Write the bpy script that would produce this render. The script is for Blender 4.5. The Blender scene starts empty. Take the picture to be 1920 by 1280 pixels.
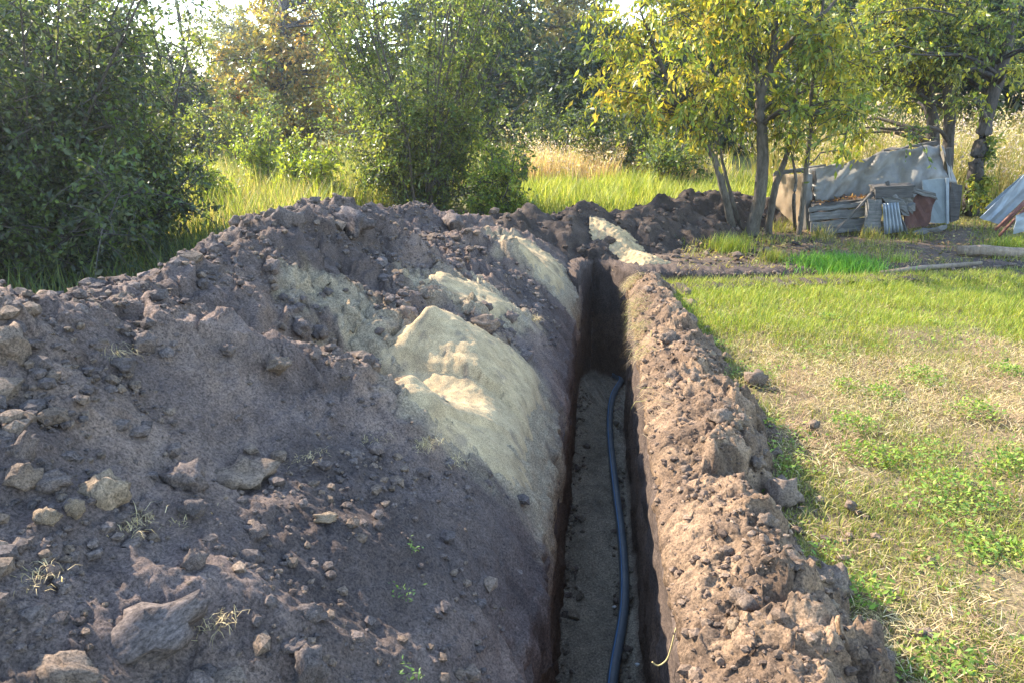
import bpy, math, random
import numpy as np
from mathutils import Vector, Matrix

R = math.radians
SC = bpy.context.scene
COL = SC.collection
rng = np.random.default_rng(7)
random.seed(7)

# ------------------------------------------------------------------ camera
CAM_Z, PITCH, YAW, FPX = 1.6, 16.8, 6.3, 1500.0
cd = bpy.data.cameras.new('camera'); cam = bpy.data.objects.new('camera', cd); COL.objects.link(cam)
cam.location = (0, 0, CAM_Z); cam.rotation_euler = (R(90 - PITCH), 0, R(YAW))
cd.sensor_width = 36; cd.lens = FPX / 1920 * 36; cd.clip_start = 0.05; cd.clip_end = 2000
SC.camera = cam

# ------------------------------------------------------------------ light
SUN_EL, SUN_AZ = 34.0, 62.0            # elevation; degrees left of the trench direction (+Y)
w = bpy.data.worlds.new('World'); SC.world = w; w.use_nodes = True
nt = w.node_tree; nt.nodes.clear()
sky = nt.nodes.new('ShaderNodeTexSky'); sky.sky_type = 'NISHITA'; sky.sun_disc = False
sky.sun_elevation = R(SUN_EL); sky.sun_rotation = R(-SUN_AZ)
sky.air_density = 1.0; sky.dust_density = 0.3; sky.ozone_density = 1.0
bg = nt.nodes.new('ShaderNodeBackground'); bg.inputs['Strength'].default_value = 0.15
wo = nt.nodes.new('ShaderNodeOutputWorld')
nt.links.new(sky.outputs[0], bg.inputs[0]); nt.links.new(bg.outputs[0], wo.inputs[0])
sd = bpy.data.lights.new('sun', 'SUN'); sd.energy = 3.3; sd.angle = R(0.5); sd.color = (1.0, 0.88, 0.71)
sun = bpy.data.objects.new('sun', sd); COL.objects.link(sun)
SUND = Vector((-math.sin(R(SUN_AZ)) * math.cos(R(SUN_EL)), math.cos(R(SUN_AZ)) * math.cos(R(SUN_EL)), math.sin(R(SUN_EL))))
sun.rotation_euler = SUND.to_track_quat('Z', 'Y').to_euler(); sun.location = SUND * 50
SC.view_settings.view_transform = 'Standard'; SC.view_settings.look = 'None'
SC.view_settings.exposure = 2.5; SC.view_settings.gamma = 1.0; SC.view_settings.use_curve_mapping = False
SC.cycles.use_denoising = True
SC.cycles.max_bounces = 8; SC.cycles.transmission_bounces = 6; SC.cycles.diffuse_bounces = 4

# ------------------------------------------------------------------ picture -> place helpers
_cm = cam.rotation_euler.to_matrix()
def ray(px, py):
    return (_cm @ Vector(((px - 960) / FPX, (640 - py) / FPX, -1.0)))
def G(px, py, z=0.0):                  # point on the level z
    d = ray(px, py); t = (z - CAM_Z) / d.z
    return Vector((d.x * t, d.y * t, z))
def W(px, py, Y):                      # point at the distance Y
    d = ray(px, py); t = Y / d.y
    return Vector((d.x * t, Y, CAM_Z + d.z * t))

# ------------------------------------------------------------------ noise
def _h(ix, iy, iz, seed):
    n = (ix.astype(np.int64) * 374761393 + iy.astype(np.int64) * 668265263 + iz * 2147483647 + seed * 1274126177) & 0xffffffff
    n = ((n ^ (n >> 13)) * 1274126177) & 0xffffffff
    n = ((n ^ (n >> 16)) * 2246822519) & 0xffffffff
    return (n ^ (n >> 15)) & 0xffffff
def gn2(x, y, seed=0):
    ix = np.floor(x); iy = np.floor(y); fx = x - ix; fy = y - iy
    u = fx * fx * fx * (fx * (fx * 6 - 15) + 10); v = fy * fy * fy * (fy * (fy * 6 - 15) + 10)
    def g(dx, dy):
        a = _h(ix + dx, iy + dy, 0, seed) * (2 * np.pi / 0x1000000)
        return np.cos(a) * (fx - dx) + np.sin(a) * (fy - dy)
    a = g(0, 0); b = g(1, 0); c = g(0, 1); d = g(1, 1)
    return ((a + u * (b - a)) * (1 - v) + (c + u * (d - c)) * v) * 1.5
def fbm(x, y, octv=4, seed=0, gain=0.5):
    s = 0; a = 1.0; f = 1.0
    for i in range(octv):
        s = s + a * gn2(x * f + 13.7 * i, y * f - 7.3 * i, seed + i); a *= gain; f *= 2.03
    return s
def worley(x, y, seed=0):
    ix = np.floor(x); iy = np.floor(y); f1 = np.full(x.shape, 9.0); f2 = np.full(x.shape, 9.0); cid = np.zeros(x.shape)
    for dx in (-1, 0, 1):
        for dy in (-1, 0, 1):
            h1 = _h(ix + dx, iy + dy, 1, seed) / 0x1000000; h2 = _h(ix + dx, iy + dy, 2, seed) / 0x1000000
            d = np.hypot(ix + dx + h1 - x, iy + dy + h2 - y)
            n = d < f1
            f2 = np.where(n, f1, np.minimum(f2, d)); cid = np.where(n, h1 * 0.7 + h2 * 0.3, cid); f1 = np.where(n, d, f1)
    return f1, f2, cid
def sstep(a, b, x):
    t = np.clip((x - a) / (b - a), 0, 1); return t * t * (3 - 2 * t)
def gauss(x, y, cx, cy, sx, sy, ang=0.0):
    c, s = math.cos(ang), math.sin(ang); dx = x - cx; dy = y - cy
    return np.exp(-(((dx * c + dy * s) / sx) ** 2 + ((-dx * s + dy * c) / sy) ** 2))
def segdist(x, y, pts):                 # distance to a polyline
    d = np.full(np.shape(x), 1e9)
    for (ax, ay), (bx, by) in zip(pts[:-1], pts[1:]):
        vx, vy = bx - ax, by - ay
        t = np.clip(((x - ax) * vx + (y - ay) * vy) / (vx * vx + vy * vy), 0, 1)
        d = np.minimum(d, np.hypot(x - ax - t * vx, y - ay - t * vy))
    return d
def inpoly(x, y, poly):
    c = np.zeros(np.shape(x), bool); n = len(poly)
    for i in range(n):
        x1, y1 = poly[i]; x2, y2 = poly[i - 1]
        if y1 == y2: continue
        c ^= ((y1 > y) != (y2 > y)) & (x < (x2 - x1) * (y - y1) / (y2 - y1) + x1)
    return c
def signed_poly(x, y, poly):            # + inside
    d = segdist(x, y, list(poly) + [poly[0]])
    return np.where(inpoly(x, y, poly), d, -d)

# ------------------------------------------------------------------ mesh helpers
def mk_mesh(name, v, f, mat=None, col=None, smooth=True):
    me = bpy.data.meshes.new(name)
    v = np.asarray(v, np.float32); f = np.asarray(f, np.int32); m, k = f.shape
    me.vertices.add(len(v)); me.vertices.foreach_set('co', v.ravel())
    me.loops.add(m * k); me.loops.foreach_set('vertex_index', f.ravel())
    me.polygons.add(m); me.polygons.foreach_set('loop_start', np.arange(0, m * k, k, dtype=np.int32))
    me.polygons.foreach_set('use_smooth', np.full(m, smooth, bool))
    me.update(calc_edges=True)
    if col is not None:
        c = np.ones((len(v), 4), np.float32); c[:, :3] = col
        a = me.color_attributes.new('Col', 'FLOAT_COLOR', 'POINT'); a.data.foreach_set('color', c.ravel())
    if mat: me.materials.append(mat)
    return me
def link(name, me, parent=None, label=None, cat=None, group=None, kind=None, loc=None):
    o = bpy.data.objects.new(name, me); COL.objects.link(o)
    if parent is not None: o.parent = parent
    if loc is not None: o.location = loc
    tag(o, label, cat, group, kind); return o
def tag(o, label=None, cat=None, group=None, kind=None):
    if label: o['label'] = label
    if cat: o['category'] = cat
    if group: o['group'] = group
    if kind: o['kind'] = kind
def empty(name, loc, label, cat, group=None):
    return link(name, None, None, label, cat, group, loc=loc)
def gridfaces(nr, nc):
    i = np.arange(nr - 1)[:, None] * nc + np.arange(nc - 1)[None, :]
    return np.stack([i, i + 1, i + nc + 1, i + nc], -1).reshape(-1, 4)
class MB:                               # collects tubes / boxes / sheets (quads) for ONE mesh
    def __init__(s): s.v = []; s.f = []; s.n = 0
    def add(s, v, f):
        v = np.asarray(v, float).reshape(-1, 3); s.v.append(v); s.f.append(np.asarray(f, int) + s.n); s.n += len(v); return s
    def tube(s, pts, rad, sides=6, cap=True, rough=0.0):
        P = np.array([tuple(p) for p in pts], float); n = len(P)
        rad = np.full(n, rad) if np.isscalar(rad) else np.asarray(rad, float)
        T = np.gradient(P, axis=0); T /= np.linalg.norm(T, axis=1)[:, None] + 1e-9
        ref = np.array([0.13, 0.97, 0.2]) if abs(T[0][2]) > 0.6 else np.array([0.05, 0.1, 1.0])
        A = np.cross(T, ref); A /= np.linalg.norm(A, axis=1)[:, None] + 1e-9; B = np.cross(T, A)
        a = np.arange(sides) * 2 * np.pi / sides
        rr = rad[:, None] * (1 + rough * rng.standard_normal((n, sides)))
        V = P[:, None] + rr[..., None] * (np.cos(a)[None, :, None] * A[:, None] + np.sin(a)[None, :, None] * B[:, None])
        f = []
        for i in range(n - 1):
            for j in range(sides):
                k = (j + 1) % sides; f.append((i * sides + j, i * sides + k, (i + 1) * sides + k, (i + 1) * sides + j))
        v = V.reshape(-1, 3)
        if cap:
            v = np.vstack([v, P[0], P[-1]]); e = n * sides
            for j in range(0, sides, 2):
                f.append((e, (j + 2) % sides, (j + 1) % sides, j)); o = (n - 1) * sides
                f.append((e + 1, o + j, o + (j + 1) % sides, o + (j + 2) % sides))
        return s.add(v, f)
    def box(s, c, sz, M=None, jit=0.0):
        v = np.array([(x, y, z) for x in (-.5, .5) for y in (-.5, .5) for z in (-.5, .5)]) * np.array(sz)
        if jit: v = v + rng.normal(0, jit, v.shape)
        if M is not None: v = v @ np.array(M.to_3x3()).T
        return s.add(v + np.array(tuple(c)), [(0, 1, 3, 2), (4, 6, 7, 5), (0, 4, 5, 1), (2, 3, 7, 6), (0, 2, 6, 4), (1, 5, 7, 3)])
    def mesh(s, name, mat, col=None, smooth=True):
        v = np.vstack(s.v); return mk_mesh(name, v, np.vstack(s.f), mat, None if col is None else np.tile(col, (len(v), 1)), smooth)
def rot(x=0, y=0, z=0):
    return Matrix.Rotation(R(z), 4, 'Z') @ Matrix.Rotation(R(y), 4, 'Y') @ Matrix.Rotation(R(x), 4, 'X')

# ------------------------------------------------------------------ materials
def newmat(name):
    m = bpy.data.materials.new(name); m.use_nodes = True; t = m.node_tree; t.nodes.clear()
    o = t.nodes.new('ShaderNodeOutputMaterial'); b = t.nodes.new('ShaderNodeBsdfPrincipled')
    t.links.new(b.outputs[0], o.inputs[0]); return m, t, b, o
def nnode(t, kind, **kw):
    n = t.nodes.new(kind)
    for k, v in kw.items():
        if k in n.inputs: n.inputs[k].default_value = v
        else: setattr(n, k, v)
    return n
def tex(t, scale, detail=4, rough=0.6, stretch=None, kind='noise'):
    tc = nnode(t, 'ShaderNodeTexCoord'); src = tc.outputs['Object']
    if stretch:
        mp = nnode(t, 'ShaderNodeMapping'); mp.inputs['Scale'].default_value = stretch; t.links.new(src, mp.inputs[0]); src = mp.outputs[0]
    if kind == 'noise':
        n = nnode(t, 'ShaderNodeTexNoise', Scale=scale, Detail=detail, Roughness=rough)
    else:
        n = nnode(t, 'ShaderNodeTexVoronoi', Scale=scale)
    t.links.new(src, n.inputs['Vector']); return n.outputs[0]
def ramp(t, fac, stops):
    r = nnode(t, 'ShaderNodeValToRGB'); e = r.color_ramp.elements
    while len(e) < len(stops): e.new(0.5)
    for i, (p, c) in enumerate(stops): e[i].position = p; e[i].color = (*c, 1)
    t.links.new(fac, r.inputs[0]); return r.outputs[0]
def mul(t, a, b, fac=1.0):
    m = nnode(t, 'ShaderNodeMix', data_type='RGBA', blend_type='MULTIPLY'); m.inputs['Factor'].default_value = fac
    t.links.new(a, m.inputs[6]); t.links.new(b, m.inputs[7]); return m.outputs[2]
def bump(t, b, h, strength, dist, prev=None):
    n = nnode(t, 'ShaderNodeBump', Strength=strength, Distance=dist); t.links.new(h, n.inputs['Height'])
    if prev is not None: t.links.new(prev, n.inputs['Normal'])
    t.links.new(n.outputs[0], b.inputs['Normal']); return n.outputs[0]
def soil_mat(name, fine=1.0, grain=120, vscale=38, k=1.0):
    m, t, b, o = newmat(name)
    a = nnode(t, 'ShaderNodeAttribute', attribute_name='Col')
    v1 = ramp(t, tex(t, 9 * k, 6, 0.7), [(0.3, (0.72, 0.70, 0.70)), (0.7, (1.28, 1.26, 1.22))])
    v2 = ramp(t, tex(t, grain * k, 3, 0.8), [(0.34, (0.42, 0.42, 0.42)), (0.68, (1.65, 1.6, 1.54))])
    t.links.new(mul(t, mul(t, a.outputs[0], v1), v2), b.inputs['Base Color'])
    b.inputs['Roughness'].default_value = 0.95; b.inputs['Specular IOR Level'].default_value = 0.15
    p = bump(t, b, tex(t, 30 * k, 8, 0.72), 0.55 * fine, 0.014)
    p = bump(t, b, tex(t, vscale * k, kind='voronoi'), 0.35 * fine, 0.008, p)
    bump(t, b, tex(t, grain * k, 5, 0.8), 0.55 * fine, 0.006, p)
    return m
M_SOIL = soil_mat('dark_soil'); M_CLOD = soil_mat('clod_soil', 1.0, 110, 34, 0.08); M_BANK = soil_mat('bank_soil', 1.0, 110, 45)
M_SAND = soil_mat('damp_sand', 0.35, 260, 120); M_GROUND = soil_mat('ground_soil', 0.8, 70, 25)
M_WALL = soil_mat('trench_wall', 0.7, 90, 22)
def leaf_mat(name, trans=0.5, gloss=0.25, rough=0.45):
    m, t, b, o = newmat(name)
    a = nnode(t, 'ShaderNodeAttribute', attribute_name='Col')
    t.links.new(a.outputs[0], b.inputs['Base Color']); b.inputs['Roughness'].default_value = rough
    b.inputs['Specular IOR Level'].default_value = gloss
    tr = nnode(t, 'ShaderNodeBsdfTranslucent')
    g = nnode(t, 'ShaderNodeMix', data_type='RGBA', blend_type='MULTIPLY'); g.inputs['Factor'].default_value = 1.0
    g.inputs[7].default_value = (1.65, 1.58, 0.7, 1); t.links.new(a.outputs[0], g.inputs[6]); t.links.new(g.outputs[2], tr.inputs[0])
    mx = nnode(t, 'ShaderNodeMixShader'); mx.inputs[0].default_value = trans
    t.links.new(b.outputs[0], mx.inputs[1]); t.links.new(tr.outputs[0], mx.inputs[2]); t.links.new(mx.outputs[0], o.inputs[0])
    return m
M_LEAF = leaf_mat('leaf', 0.5, 0.4, 0.4); M_GRASS = leaf_mat('grass_blade', 0.35, 0.2, 0.55); M_STRAW = leaf_mat('straw', 0.2, 0.2, 0.6)
def bark_mat(name, c1, c2):
    m, t, b, o = newmat(name)
    t.links.new(ramp(t, tex(t, 26, 7, 0.7, (1, 1, 0.3)), [(0.3, c1), (0.7, c2)]), b.inputs['Base Color'])
    b.inputs['Roughness'].default_value = 0.9; b.inputs['Specular IOR Level'].default_value = 0.2
    bump(t, b, tex(t, 45, 6, 0.7, (1, 1, 0.25)), 0.9, 0.02); return m
M_BARK = bark_mat('grey_brown_bark', (0.045, 0.038, 0.03), (0.16, 0.135, 0.105))
M_BARKD = bark_mat('dark_bark', (0.03, 0.026, 0.022), (0.12, 0.1, 0.085))
M_TWIG = bark_mat('twig_bark', (0.05, 0.042, 0.032), (0.13, 0.11, 0.085))
def surf_mat(name, stops, scale=8, stretch=None, rough=0.8, bmp=0.3, bscale=40, metal=0.0, spec=0.3, detail=6):
    m, t, b, o = newmat(name)
    t.links.new(ramp(t, tex(t, scale, detail, 0.65, stretch), stops), b.inputs['Base Color'])
    b.inputs['Roughness'].default_value = rough; b.inputs['Metallic'].default_value = metal; b.inputs['Specular IOR Level'].default_value = spec
    bump(t, b, tex(t, bscale, 5, 0.65, stretch), bmp, 0.01); return m

# ================================================================== GROUND AND TRENCH
FLOOR_Z = -1.2
# corresponding lips of the trench (it runs straight, then turns right behind the lawn)
LIP_L = [(-.185, -1.2), (-.185, 2.0), (-.185, 4.0), (-.185, 6.0), (-.19, 7.2), (-.17, 7.9), (-.06, 8.3), (.12, 8.12), (.36, 7.72), (1.3, 7.74), (3.8, 8.33), (6.6, 9.0)]
LIP_R = [(.285, -1.2), (.285, 2.0), (.28, 4.0), (.27, 6.0), (.265, 6.5), (.27, 6.75), (.29, 6.9), (.34, 7.0), (.5, 7.16), (1.3, 7.46), (3.8, 8.08), (6.6, 8.75)]
def resample(P, n):
    P = np.array(P); t = np.linspace(0, len(P) - 1, n); k = np.arange(len(P))
    out = np.stack([np.interp(t, k, P[:, 0]), np.interp(t, k, P[:, 1])], 1)
    for _ in range(6):
        out[1:-1] = out[1:-1] * .5 + (out[:-2] + out[2:]) * .25
    return out
NT = 620
LL = resample(LIP_L, NT); RR = resample(LIP_R, NT)
TPOLY = [tuple(p) for p in LL[::4]] + [tuple(p) for p in RR[::-4]]

def axis(fine0, fine1, step, far):
    a = list(np.arange(fine0, fine1 + 1e-6, step)); g = step; x = fine1
    while x < far: g *= 1.22; x += g; a.append(x)
    g = step; x = fine0; lo = []
    while x > -far: g *= 1.22; x -= g; lo.append(x)
    return np.array(lo[::-1] + a)
gx = axis(-1.2, 7.4, 0.09, 240); gy = axis(-1.6, 11.5, 0.09, 240)
XX, YY = np.meshgrid(gx, gy)
sdp = signed_poly(XX, YY, TPOLY)
ZZ = np.where(np.hypot(XX, YY) < 60, 0.05 * fbm(XX * .5, YY * .5, 4, 3), 0) * sstep(0.25, 1.2, -sdp)
ZZ = ZZ - 0.012
lawn = sstep(-.25, .3, 7.45 + .22 * (XX - 1.0) - YY + .25 * fbm(XX * 2.2, YY * 2.2, 3, 5)) * sstep(0.3, .8, XX)
bare = sstep(0.0, .5, YY - 7.3 - .2 * (XX - 1)) * (1 - sstep(11.0, 13.0, YY + .5 * fbm(XX, YY, 3, 8)))
cd_soil = np.array([.115, .085, .065]); cd_lawn = np.array([.15, .115, .065]); cd_far = np.array([.13, .13, .045])
n1 = fbm(XX * 1.3, YY * 1.3, 4, 12)[..., None]
CG = cd_far * (1 + .3 * n1)
CG = CG * (1 - bare[..., None]) + (cd_soil * (1 + .4 * n1)) * bare[..., None]
CG = CG * (1 - lawn[..., None]) + (cd_lawn * (1 + .35 * n1)) * lawn[..., None]
F = gridfaces(*XX.shape)
keep = ((sdp < -0.10) & ~((XX < 0.0) & (XX > -.8) & (YY < 7.7))).ravel()[F].all(1) | ((sdp < -.10) & ~((XX < .1) & (YY < 8.3))).ravel()[F].any(1)
me = mk_mesh('ground', np.stack([XX, YY, ZZ], -1).reshape(-1, 3), F[keep], M_GROUND, CG.reshape(-1, 3))
link('ground', me, label='grassy and bare earth ground around the trench', kind='structure')

# trench: lofted cross-section lip - wall - floor - wall - lip
prof = []                               # (side mix 0=left 1=right, outward offset, z)
for o_, z_ in ((-.34, .004), (-.24, .012), (-.15, .014), (-.08, .008), (-.04, -.002)): prof.append((0, o_, z_))
for k in range(44): prof.append((0, .02 * (k / 43), -.02 - (abs(FLOOR_Z) - .04) * k / 43))
for k in range(1, 15): prof.append((k / 15, 0, FLOOR_Z))
for k in range(44): prof.append((1, .015 * (1 - k / 43), FLOOR_Z + .02 + (abs(FLOOR_Z) - .04) * k / 43))
for o_, z_ in ((.04, -.002), (.08, .008), (.15, .014), (.24, .012), (.34, .004)): prof.append((1, o_, z_))
prof = np.array(prof); npf = len(prof)
D = RR - LL; D /= np.linalg.norm(D, axis=1)[:, None]
tl = np.concatenate([[0], np.cumsum(np.linalg.norm(np.diff((LL + RR) / 2, axis=0), axis=1))])
V = np.zeros((NT, npf, 3)); C = np.zeros((NT, npf, 3))
Sg = np.repeat(tl[:, None], npf, 1); Pg = np.repeat(np.cumsum(np.r_[0, np.hypot(np.diff(prof[:, 1]), np.diff(prof[:, 2])) + .4 / 15 * (np.diff(prof[:, 0]) > 0)])[None], NT, 0)
base = LL[:, None] * (1 - prof[None, :, :1]) + RR[:, None] * prof[None, :, :1]
wallm = ((prof[:, 2] < -.01) & ((prof[:, 0] == 0) | (prof[:, 0] == 1)))[None]
floorm = ((prof[:, 0] > 0) & (prof[:, 0] < 1))[None]
nz = .02 * fbm(Sg * 2.2, Pg * 1.6, 3, 21) + .018 * fbm(Sg * 9, Pg * 6, 4, 22) + .010 * fbm(Sg * 26, Pg * 20, 3, 24) + .010 * np.abs(gn2(Sg * 14, Pg * 2.5, 23))
sgn = np.where(prof[:, 0] < .5, 1, -1)[None]
offs = prof[None, :, 1] + np.where(wallm, nz * sgn, 0)
V[..., :2] = base + D[:, None] * offs[..., None]
V[..., 2] = prof[None, :, 2] + np.where(floorm, .045 * fbm(Sg * 2.5, Pg * 5, 4, 25) + .02 * fbm(Sg * 14, Pg * 14, 3, 26), 0) + np.where(~wallm & ~floorm, .035 * np.abs(fbm(Sg * 7, Pg * 9, 4, 27)) + .02 * fbm(Sg * 22, Pg * 22, 2, 31), 0)
lowm = ((LL[:, 1] < 7.4) & (LL[:, 0] < -.1))[:, None] & ((prof[:, 0] == 0) & (prof[:, 1] < 0))[None]
V[..., 2] = np.where(lowm, V[..., 2] - .20, V[..., 2])
lwall = ((LL[:, 1] < 7.4) & (LL[:, 0] < -.1))[:, None] & ((prof[:, 0] == 0) & (prof[:, 2] < -.015))[None]
V[..., 2] = np.where(lwall, FLOOR_Z + (V[..., 2] - FLOOR_Z) * (-.21 - FLOOR_Z) / (-.02 - FLOOR_Z), V[..., 2])
zz = V[..., 2]
topc = np.array([.075, .058, .05]); subc = np.array([.13, .088, .062]); floc = np.array([.22, .185, .135])
mix = sstep(-.35, -.7, zz + .12 * fbm(Sg * 1.5, Pg * 2, 3, 28))[..., None]
C[:] = topc * (1 - mix) + subc * mix
C = np.where(floorm[..., None], floc * (1 + .25 * fbm(Sg * 2, Pg * 6, 4, 29)[..., None]), C)
me = mk_mesh('trench', V.reshape(-1, 3), gridfaces(NT, npf), M_WALL, C.reshape(-1, 3))
link('trench', me, label='narrow deep trench with steep earth walls and sandy floor', kind='structure')

# ================================================================== SPOIL HEAPS
KY = [-1, .5, 2, 3, 4, 4.6, 5.5, 6.3, 7, 7.6, 8.2, 8.8, 9.3]
KX = [-1.9, -1.9, -1.9, -1.85, -1.85, -1.85, -1.8, -1.75, -1.65, -1.4, -1.2, -1.1, -1.0]
KH = [1.0, 1.0, .98, .95, .96, .97, .9, .78, .72, .52, .40, .3, .1]
RIM = [(-2.0, 2.1), (-1.5, 2.6), (-1.05, 2.85), (-.74, 3.05), (-.3, 3.2)]
VAL = [(-1.95, 2.55), (-1.5, 3.1), (-1.15, 3.45), (-.9, 3.55)]
LIPX = -.215
def heap_base(x, y):
    xc = np.interp(y, KY, KX); hc = np.interp(y, KY, KH)
    cw = .09 * gn2(y * 1.1, y * 0 + 2.0, 41); xc = xc + cw
    hc = hc + .10 * gn2(y * 1.3, y * 0 + 5.0, 42) + .05 * gn2(y * 3.4, y * 0 + 9.0, 43)
    t = LIPX - x; tc = LIPX - xc
    inner = hc * np.sign(t) * np.abs(t / tc) ** .92
    outer = hc - (t - tc) * .72
    k = .14
    h = np.clip(.5 + .5 * (outer - inner) / k, 0, 1); z = outer * (1 - h) + inner * h - k * h * (1 - h)
    env = sstep(0.0, .55, t) * sstep(-.25, .3, z)
    z = z - 1.4 * np.maximum(0, .28 - np.maximum(t, 0)) ** 2
    z = z + .10 * np.exp(-(segdist(x, y, RIM) / .22) ** 2) * sstep(.15, .6, t)
    z = z - .15 * np.exp(-(segdist(x, y, VAL) / .24) ** 2)
    z = z - .10 * gauss(x, y, -1.25, 3.85, .42, .36)
    z = z + .10 * gauss(x, y, -1.35, 5.1, .5, .22, .5) - .10 * gauss(x, y, -1.2, 5.45, .5, .16, .4)
    z = z + .12 * gauss(x, y, -.75, 6.55, .4, .22, .3) + .06 * gauss(x, y, -.5, 5.1, .22, .25)
    z = z + env * (.09 * fbm(x * 1.1, y * 1.1, 3, 44))
    return z, t, env
def rough_mask(x, y, t):
    # smooth slide faces: the near face below its rim and a band by the trench
    near = sstep(.10, -.35, y - np.interp(x, [-2.0, -1.45, -1.0, -.7, -.2], [2.1, 2.6, 2.85, 3.05, 3.25]))
    m = 1 - .80 * near
    m = m * (.3 + .7 * sstep(.0, .6, t))
    return np.clip(m + .5 * near * sstep(.1, .5, fbm(x * 1.3, y * 1.3, 3, 47)) * sstep(.7, 1.2, t), 0, 1.0)
def heap_h(x, y):
    z, t, env = heap_base(x, y)
    rm = rough_mask(x, y, t)
    wx = x + .05 * gn2(x * 5, y * 5, 51); wy = y + .05 * gn2(x * 5, y * 5, 52)
    a1, a2, ai = worley(wx * 3.0, wy * 3.0, 53)
    b1, b2, bi = worley(wx * 7.5, wy * 7.5, 54)
    c1, c2, ci = worley(wx * 19, wy * 19, 55); d1, d2, di = worley(wx * 33, wy * 33, 59)
    lump = .13 * (ai - .45) * sstep(.02, .22, a2 - a1) + .07 * (bi - .4) * sstep(.02, .25, b2 - b1) + .026 * (ci - .3) * sstep(.03, .3, c2 - c1)
    z = z + rm * env * (lump + .05 * fbm(x * 4, y * 4, 4, 56)) + (.5 + .5 * rm) * (.016 * fbm(x * 9, y * 9, 3, 57) + .012 * fbm(x * 34, y * 34, 2, 58)) \
        + (.6 + .4 * rm) * .024 * (di - .35) * sstep(.03, .3, d2 - d1)
    return z, rm, bi
def heap_on(px, py, lift=0.0):         # where a sight line meets the heap
    d = ray(px, py); ts = np.linspace(.8, 14, 2600); X = d.x * ts; Y = d.y * ts; Z = CAM_Z + d.z * ts
    zz = np.maximum(heap_h(X, Y)[0], 0)
    k = np.argmax(Z < zz); return Vector((X[k], Y[k], zz[k] + lift))

def base_on(px, py):
    d = ray(px, py); ts = np.linspace(.8, 14, 2600); X = d.x * ts; Y = d.y * ts; Z = CAM_Z + d.z * ts
    k = np.argmax(Z < np.maximum(heap_base(X, Y)[0], 0)); return (float(X[k]), float(Y[k]))
SP1 = [base_on(*p) for p in [(812, 612), (770, 625), (735, 662), (718, 690), (752, 722), (765, 755), (800, 798), (850, 838), (920, 885), (985, 935), (1022, 962), (1038, 900), (1040, 830), (1032, 745), (1000, 700), (950, 662), (900, 640), (860, 622)]]
SP2 = [base_on(*p) for p in [(755, 522), (840, 520), (900, 538), (960, 570), (1003, 602), (960, 608), (900, 594), (850, 576), (790, 550)]]
SP3 = [base_on(*p) for p in [(905, 440), (960, 444), (1010, 468), (1060, 505), (1092, 556), (1080, 572), (1035, 548), (995, 508), (945, 470)]]
def sand_at(x, y):                      # how sandy the earth is: on the piles, streaking downhill and dusted round them
    m = np.zeros(np.shape(x))
    for i, (P, w_) in enumerate(((SP1, .16), (SP2, .14), (SP3, .12))):
        sd_ = signed_poly(x, y, P) + .04 * gn2(x * 4, y * 14, 700 + i) + .07 * fbm(x * 9, y * 9, 3, 710 + i)
        m = np.maximum(m, sstep(-w_, w_ * .45, sd_))
    d = .95 * gauss(x, y, -1.22, 3.85, .36, .36)
    return np.maximum(m, .85 * sstep(.30, .62, d + .33 * fbm(x * 5, y * 5, 4, 73)))
rows = []; y = .5
while y < 9.6: rows.append(y); y += max(.0052 * y, .0095)
rows = np.array(rows)
cols = [-.34, -.29, -.25, -.21, -.175, -.14, -.11, -.085, -.06, -.04, -.02, 0.0]; s = 0.0
while s < 2.6: s += .0088; cols.append(s)
while s < 3.9: s += .03; cols.append(s)
cols = np.array(cols)
CC, YY = np.meshgrid(cols, rows)
T = np.maximum(CC, 0); X = LIPX - T
z, rm, bi = heap_h(X, YY)
down = np.minimum(CC, 0)
z0 = z[:, 12 - 1][:, None]
Zf = np.where(CC < 0, np.repeat(z0, CC.shape[1], 1) + down + .035 * (1 - np.exp(down / .04)), z) + .02 * fbm(YY * 6, CC * 6, 3, 60) * sstep(-.2, -.02, CC) * sstep(.15, 0, CC)
# round the lip and let it wander
lipw = .022 * fbm(YY * 2.5, YY * 0, 4, 61) + .016 * fbm(YY * 9, CC * 7, 4, 62)
X = X + lipw * sstep(.35, 0, CC) + np.where(CC < 0, .045 * (1 - np.exp(CC / .06)), 0)
# crumbly sideways displacement
X2 = X + (.2 + .8 * rm) * (.03 * fbm(X * 9, YY * 9, 3, 63) + .010 * fbm(X * 30, YY * 30, 2, 64)) * sstep(-.02, .12, CC)
Y2 = YY + (.2 + .8 * rm) * (.03 * fbm(X * 9 + 40, YY * 9, 3, 65) + .010 * fbm(X * 30 + 9, YY * 30, 2, 66)) * sstep(-.02, .12, CC)
X2 = X2 - sstep(.12, -.02, CC) * (.020 * fbm(YY * 7, CC * 5, 3, 67) + .014 * fbm(YY * 24, CC * 24, 3, 68))
# colours of the earth itself: brown, greyish, with sand dusting where sand was tipped
cA = np.array([.116, .089, .078]); cB = np.array([.165, .122, .098]); cS = np.array([.28, .225, .148]); cDk = np.array([.058, .047, .044])
f1 = sstep(-.25, .45, fbm(X * 1.7, YY * 1.7, 4, 71))[..., None]
Cc = cA * (1 - f1) + cB * f1
fd = (sstep(.1, .5, fbm(X * .8 + 5, YY * .8, 3, 72)) * .6 + .5 * sstep(4.6, 5.8, YY) * sstep(1.0, 1.5, T))[..., None].clip(0, .85)
Cc = Cc * (1 - fd) + cDk * fd
Cc = Cc * (.8 + .4 * bi)[..., None]
sm = sand_at(X, YY)[..., None]
Cc = Cc * (1 - sm) + cS * sm
Vh = np.stack([X2, Y2, Zf], -1).reshape(-1, 3)
F = gridfaces(*CC.shape)
ok = (Zf.ravel()[F] > -.03).any(1) | (CC.ravel()[F] < .6).any(1)
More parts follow.
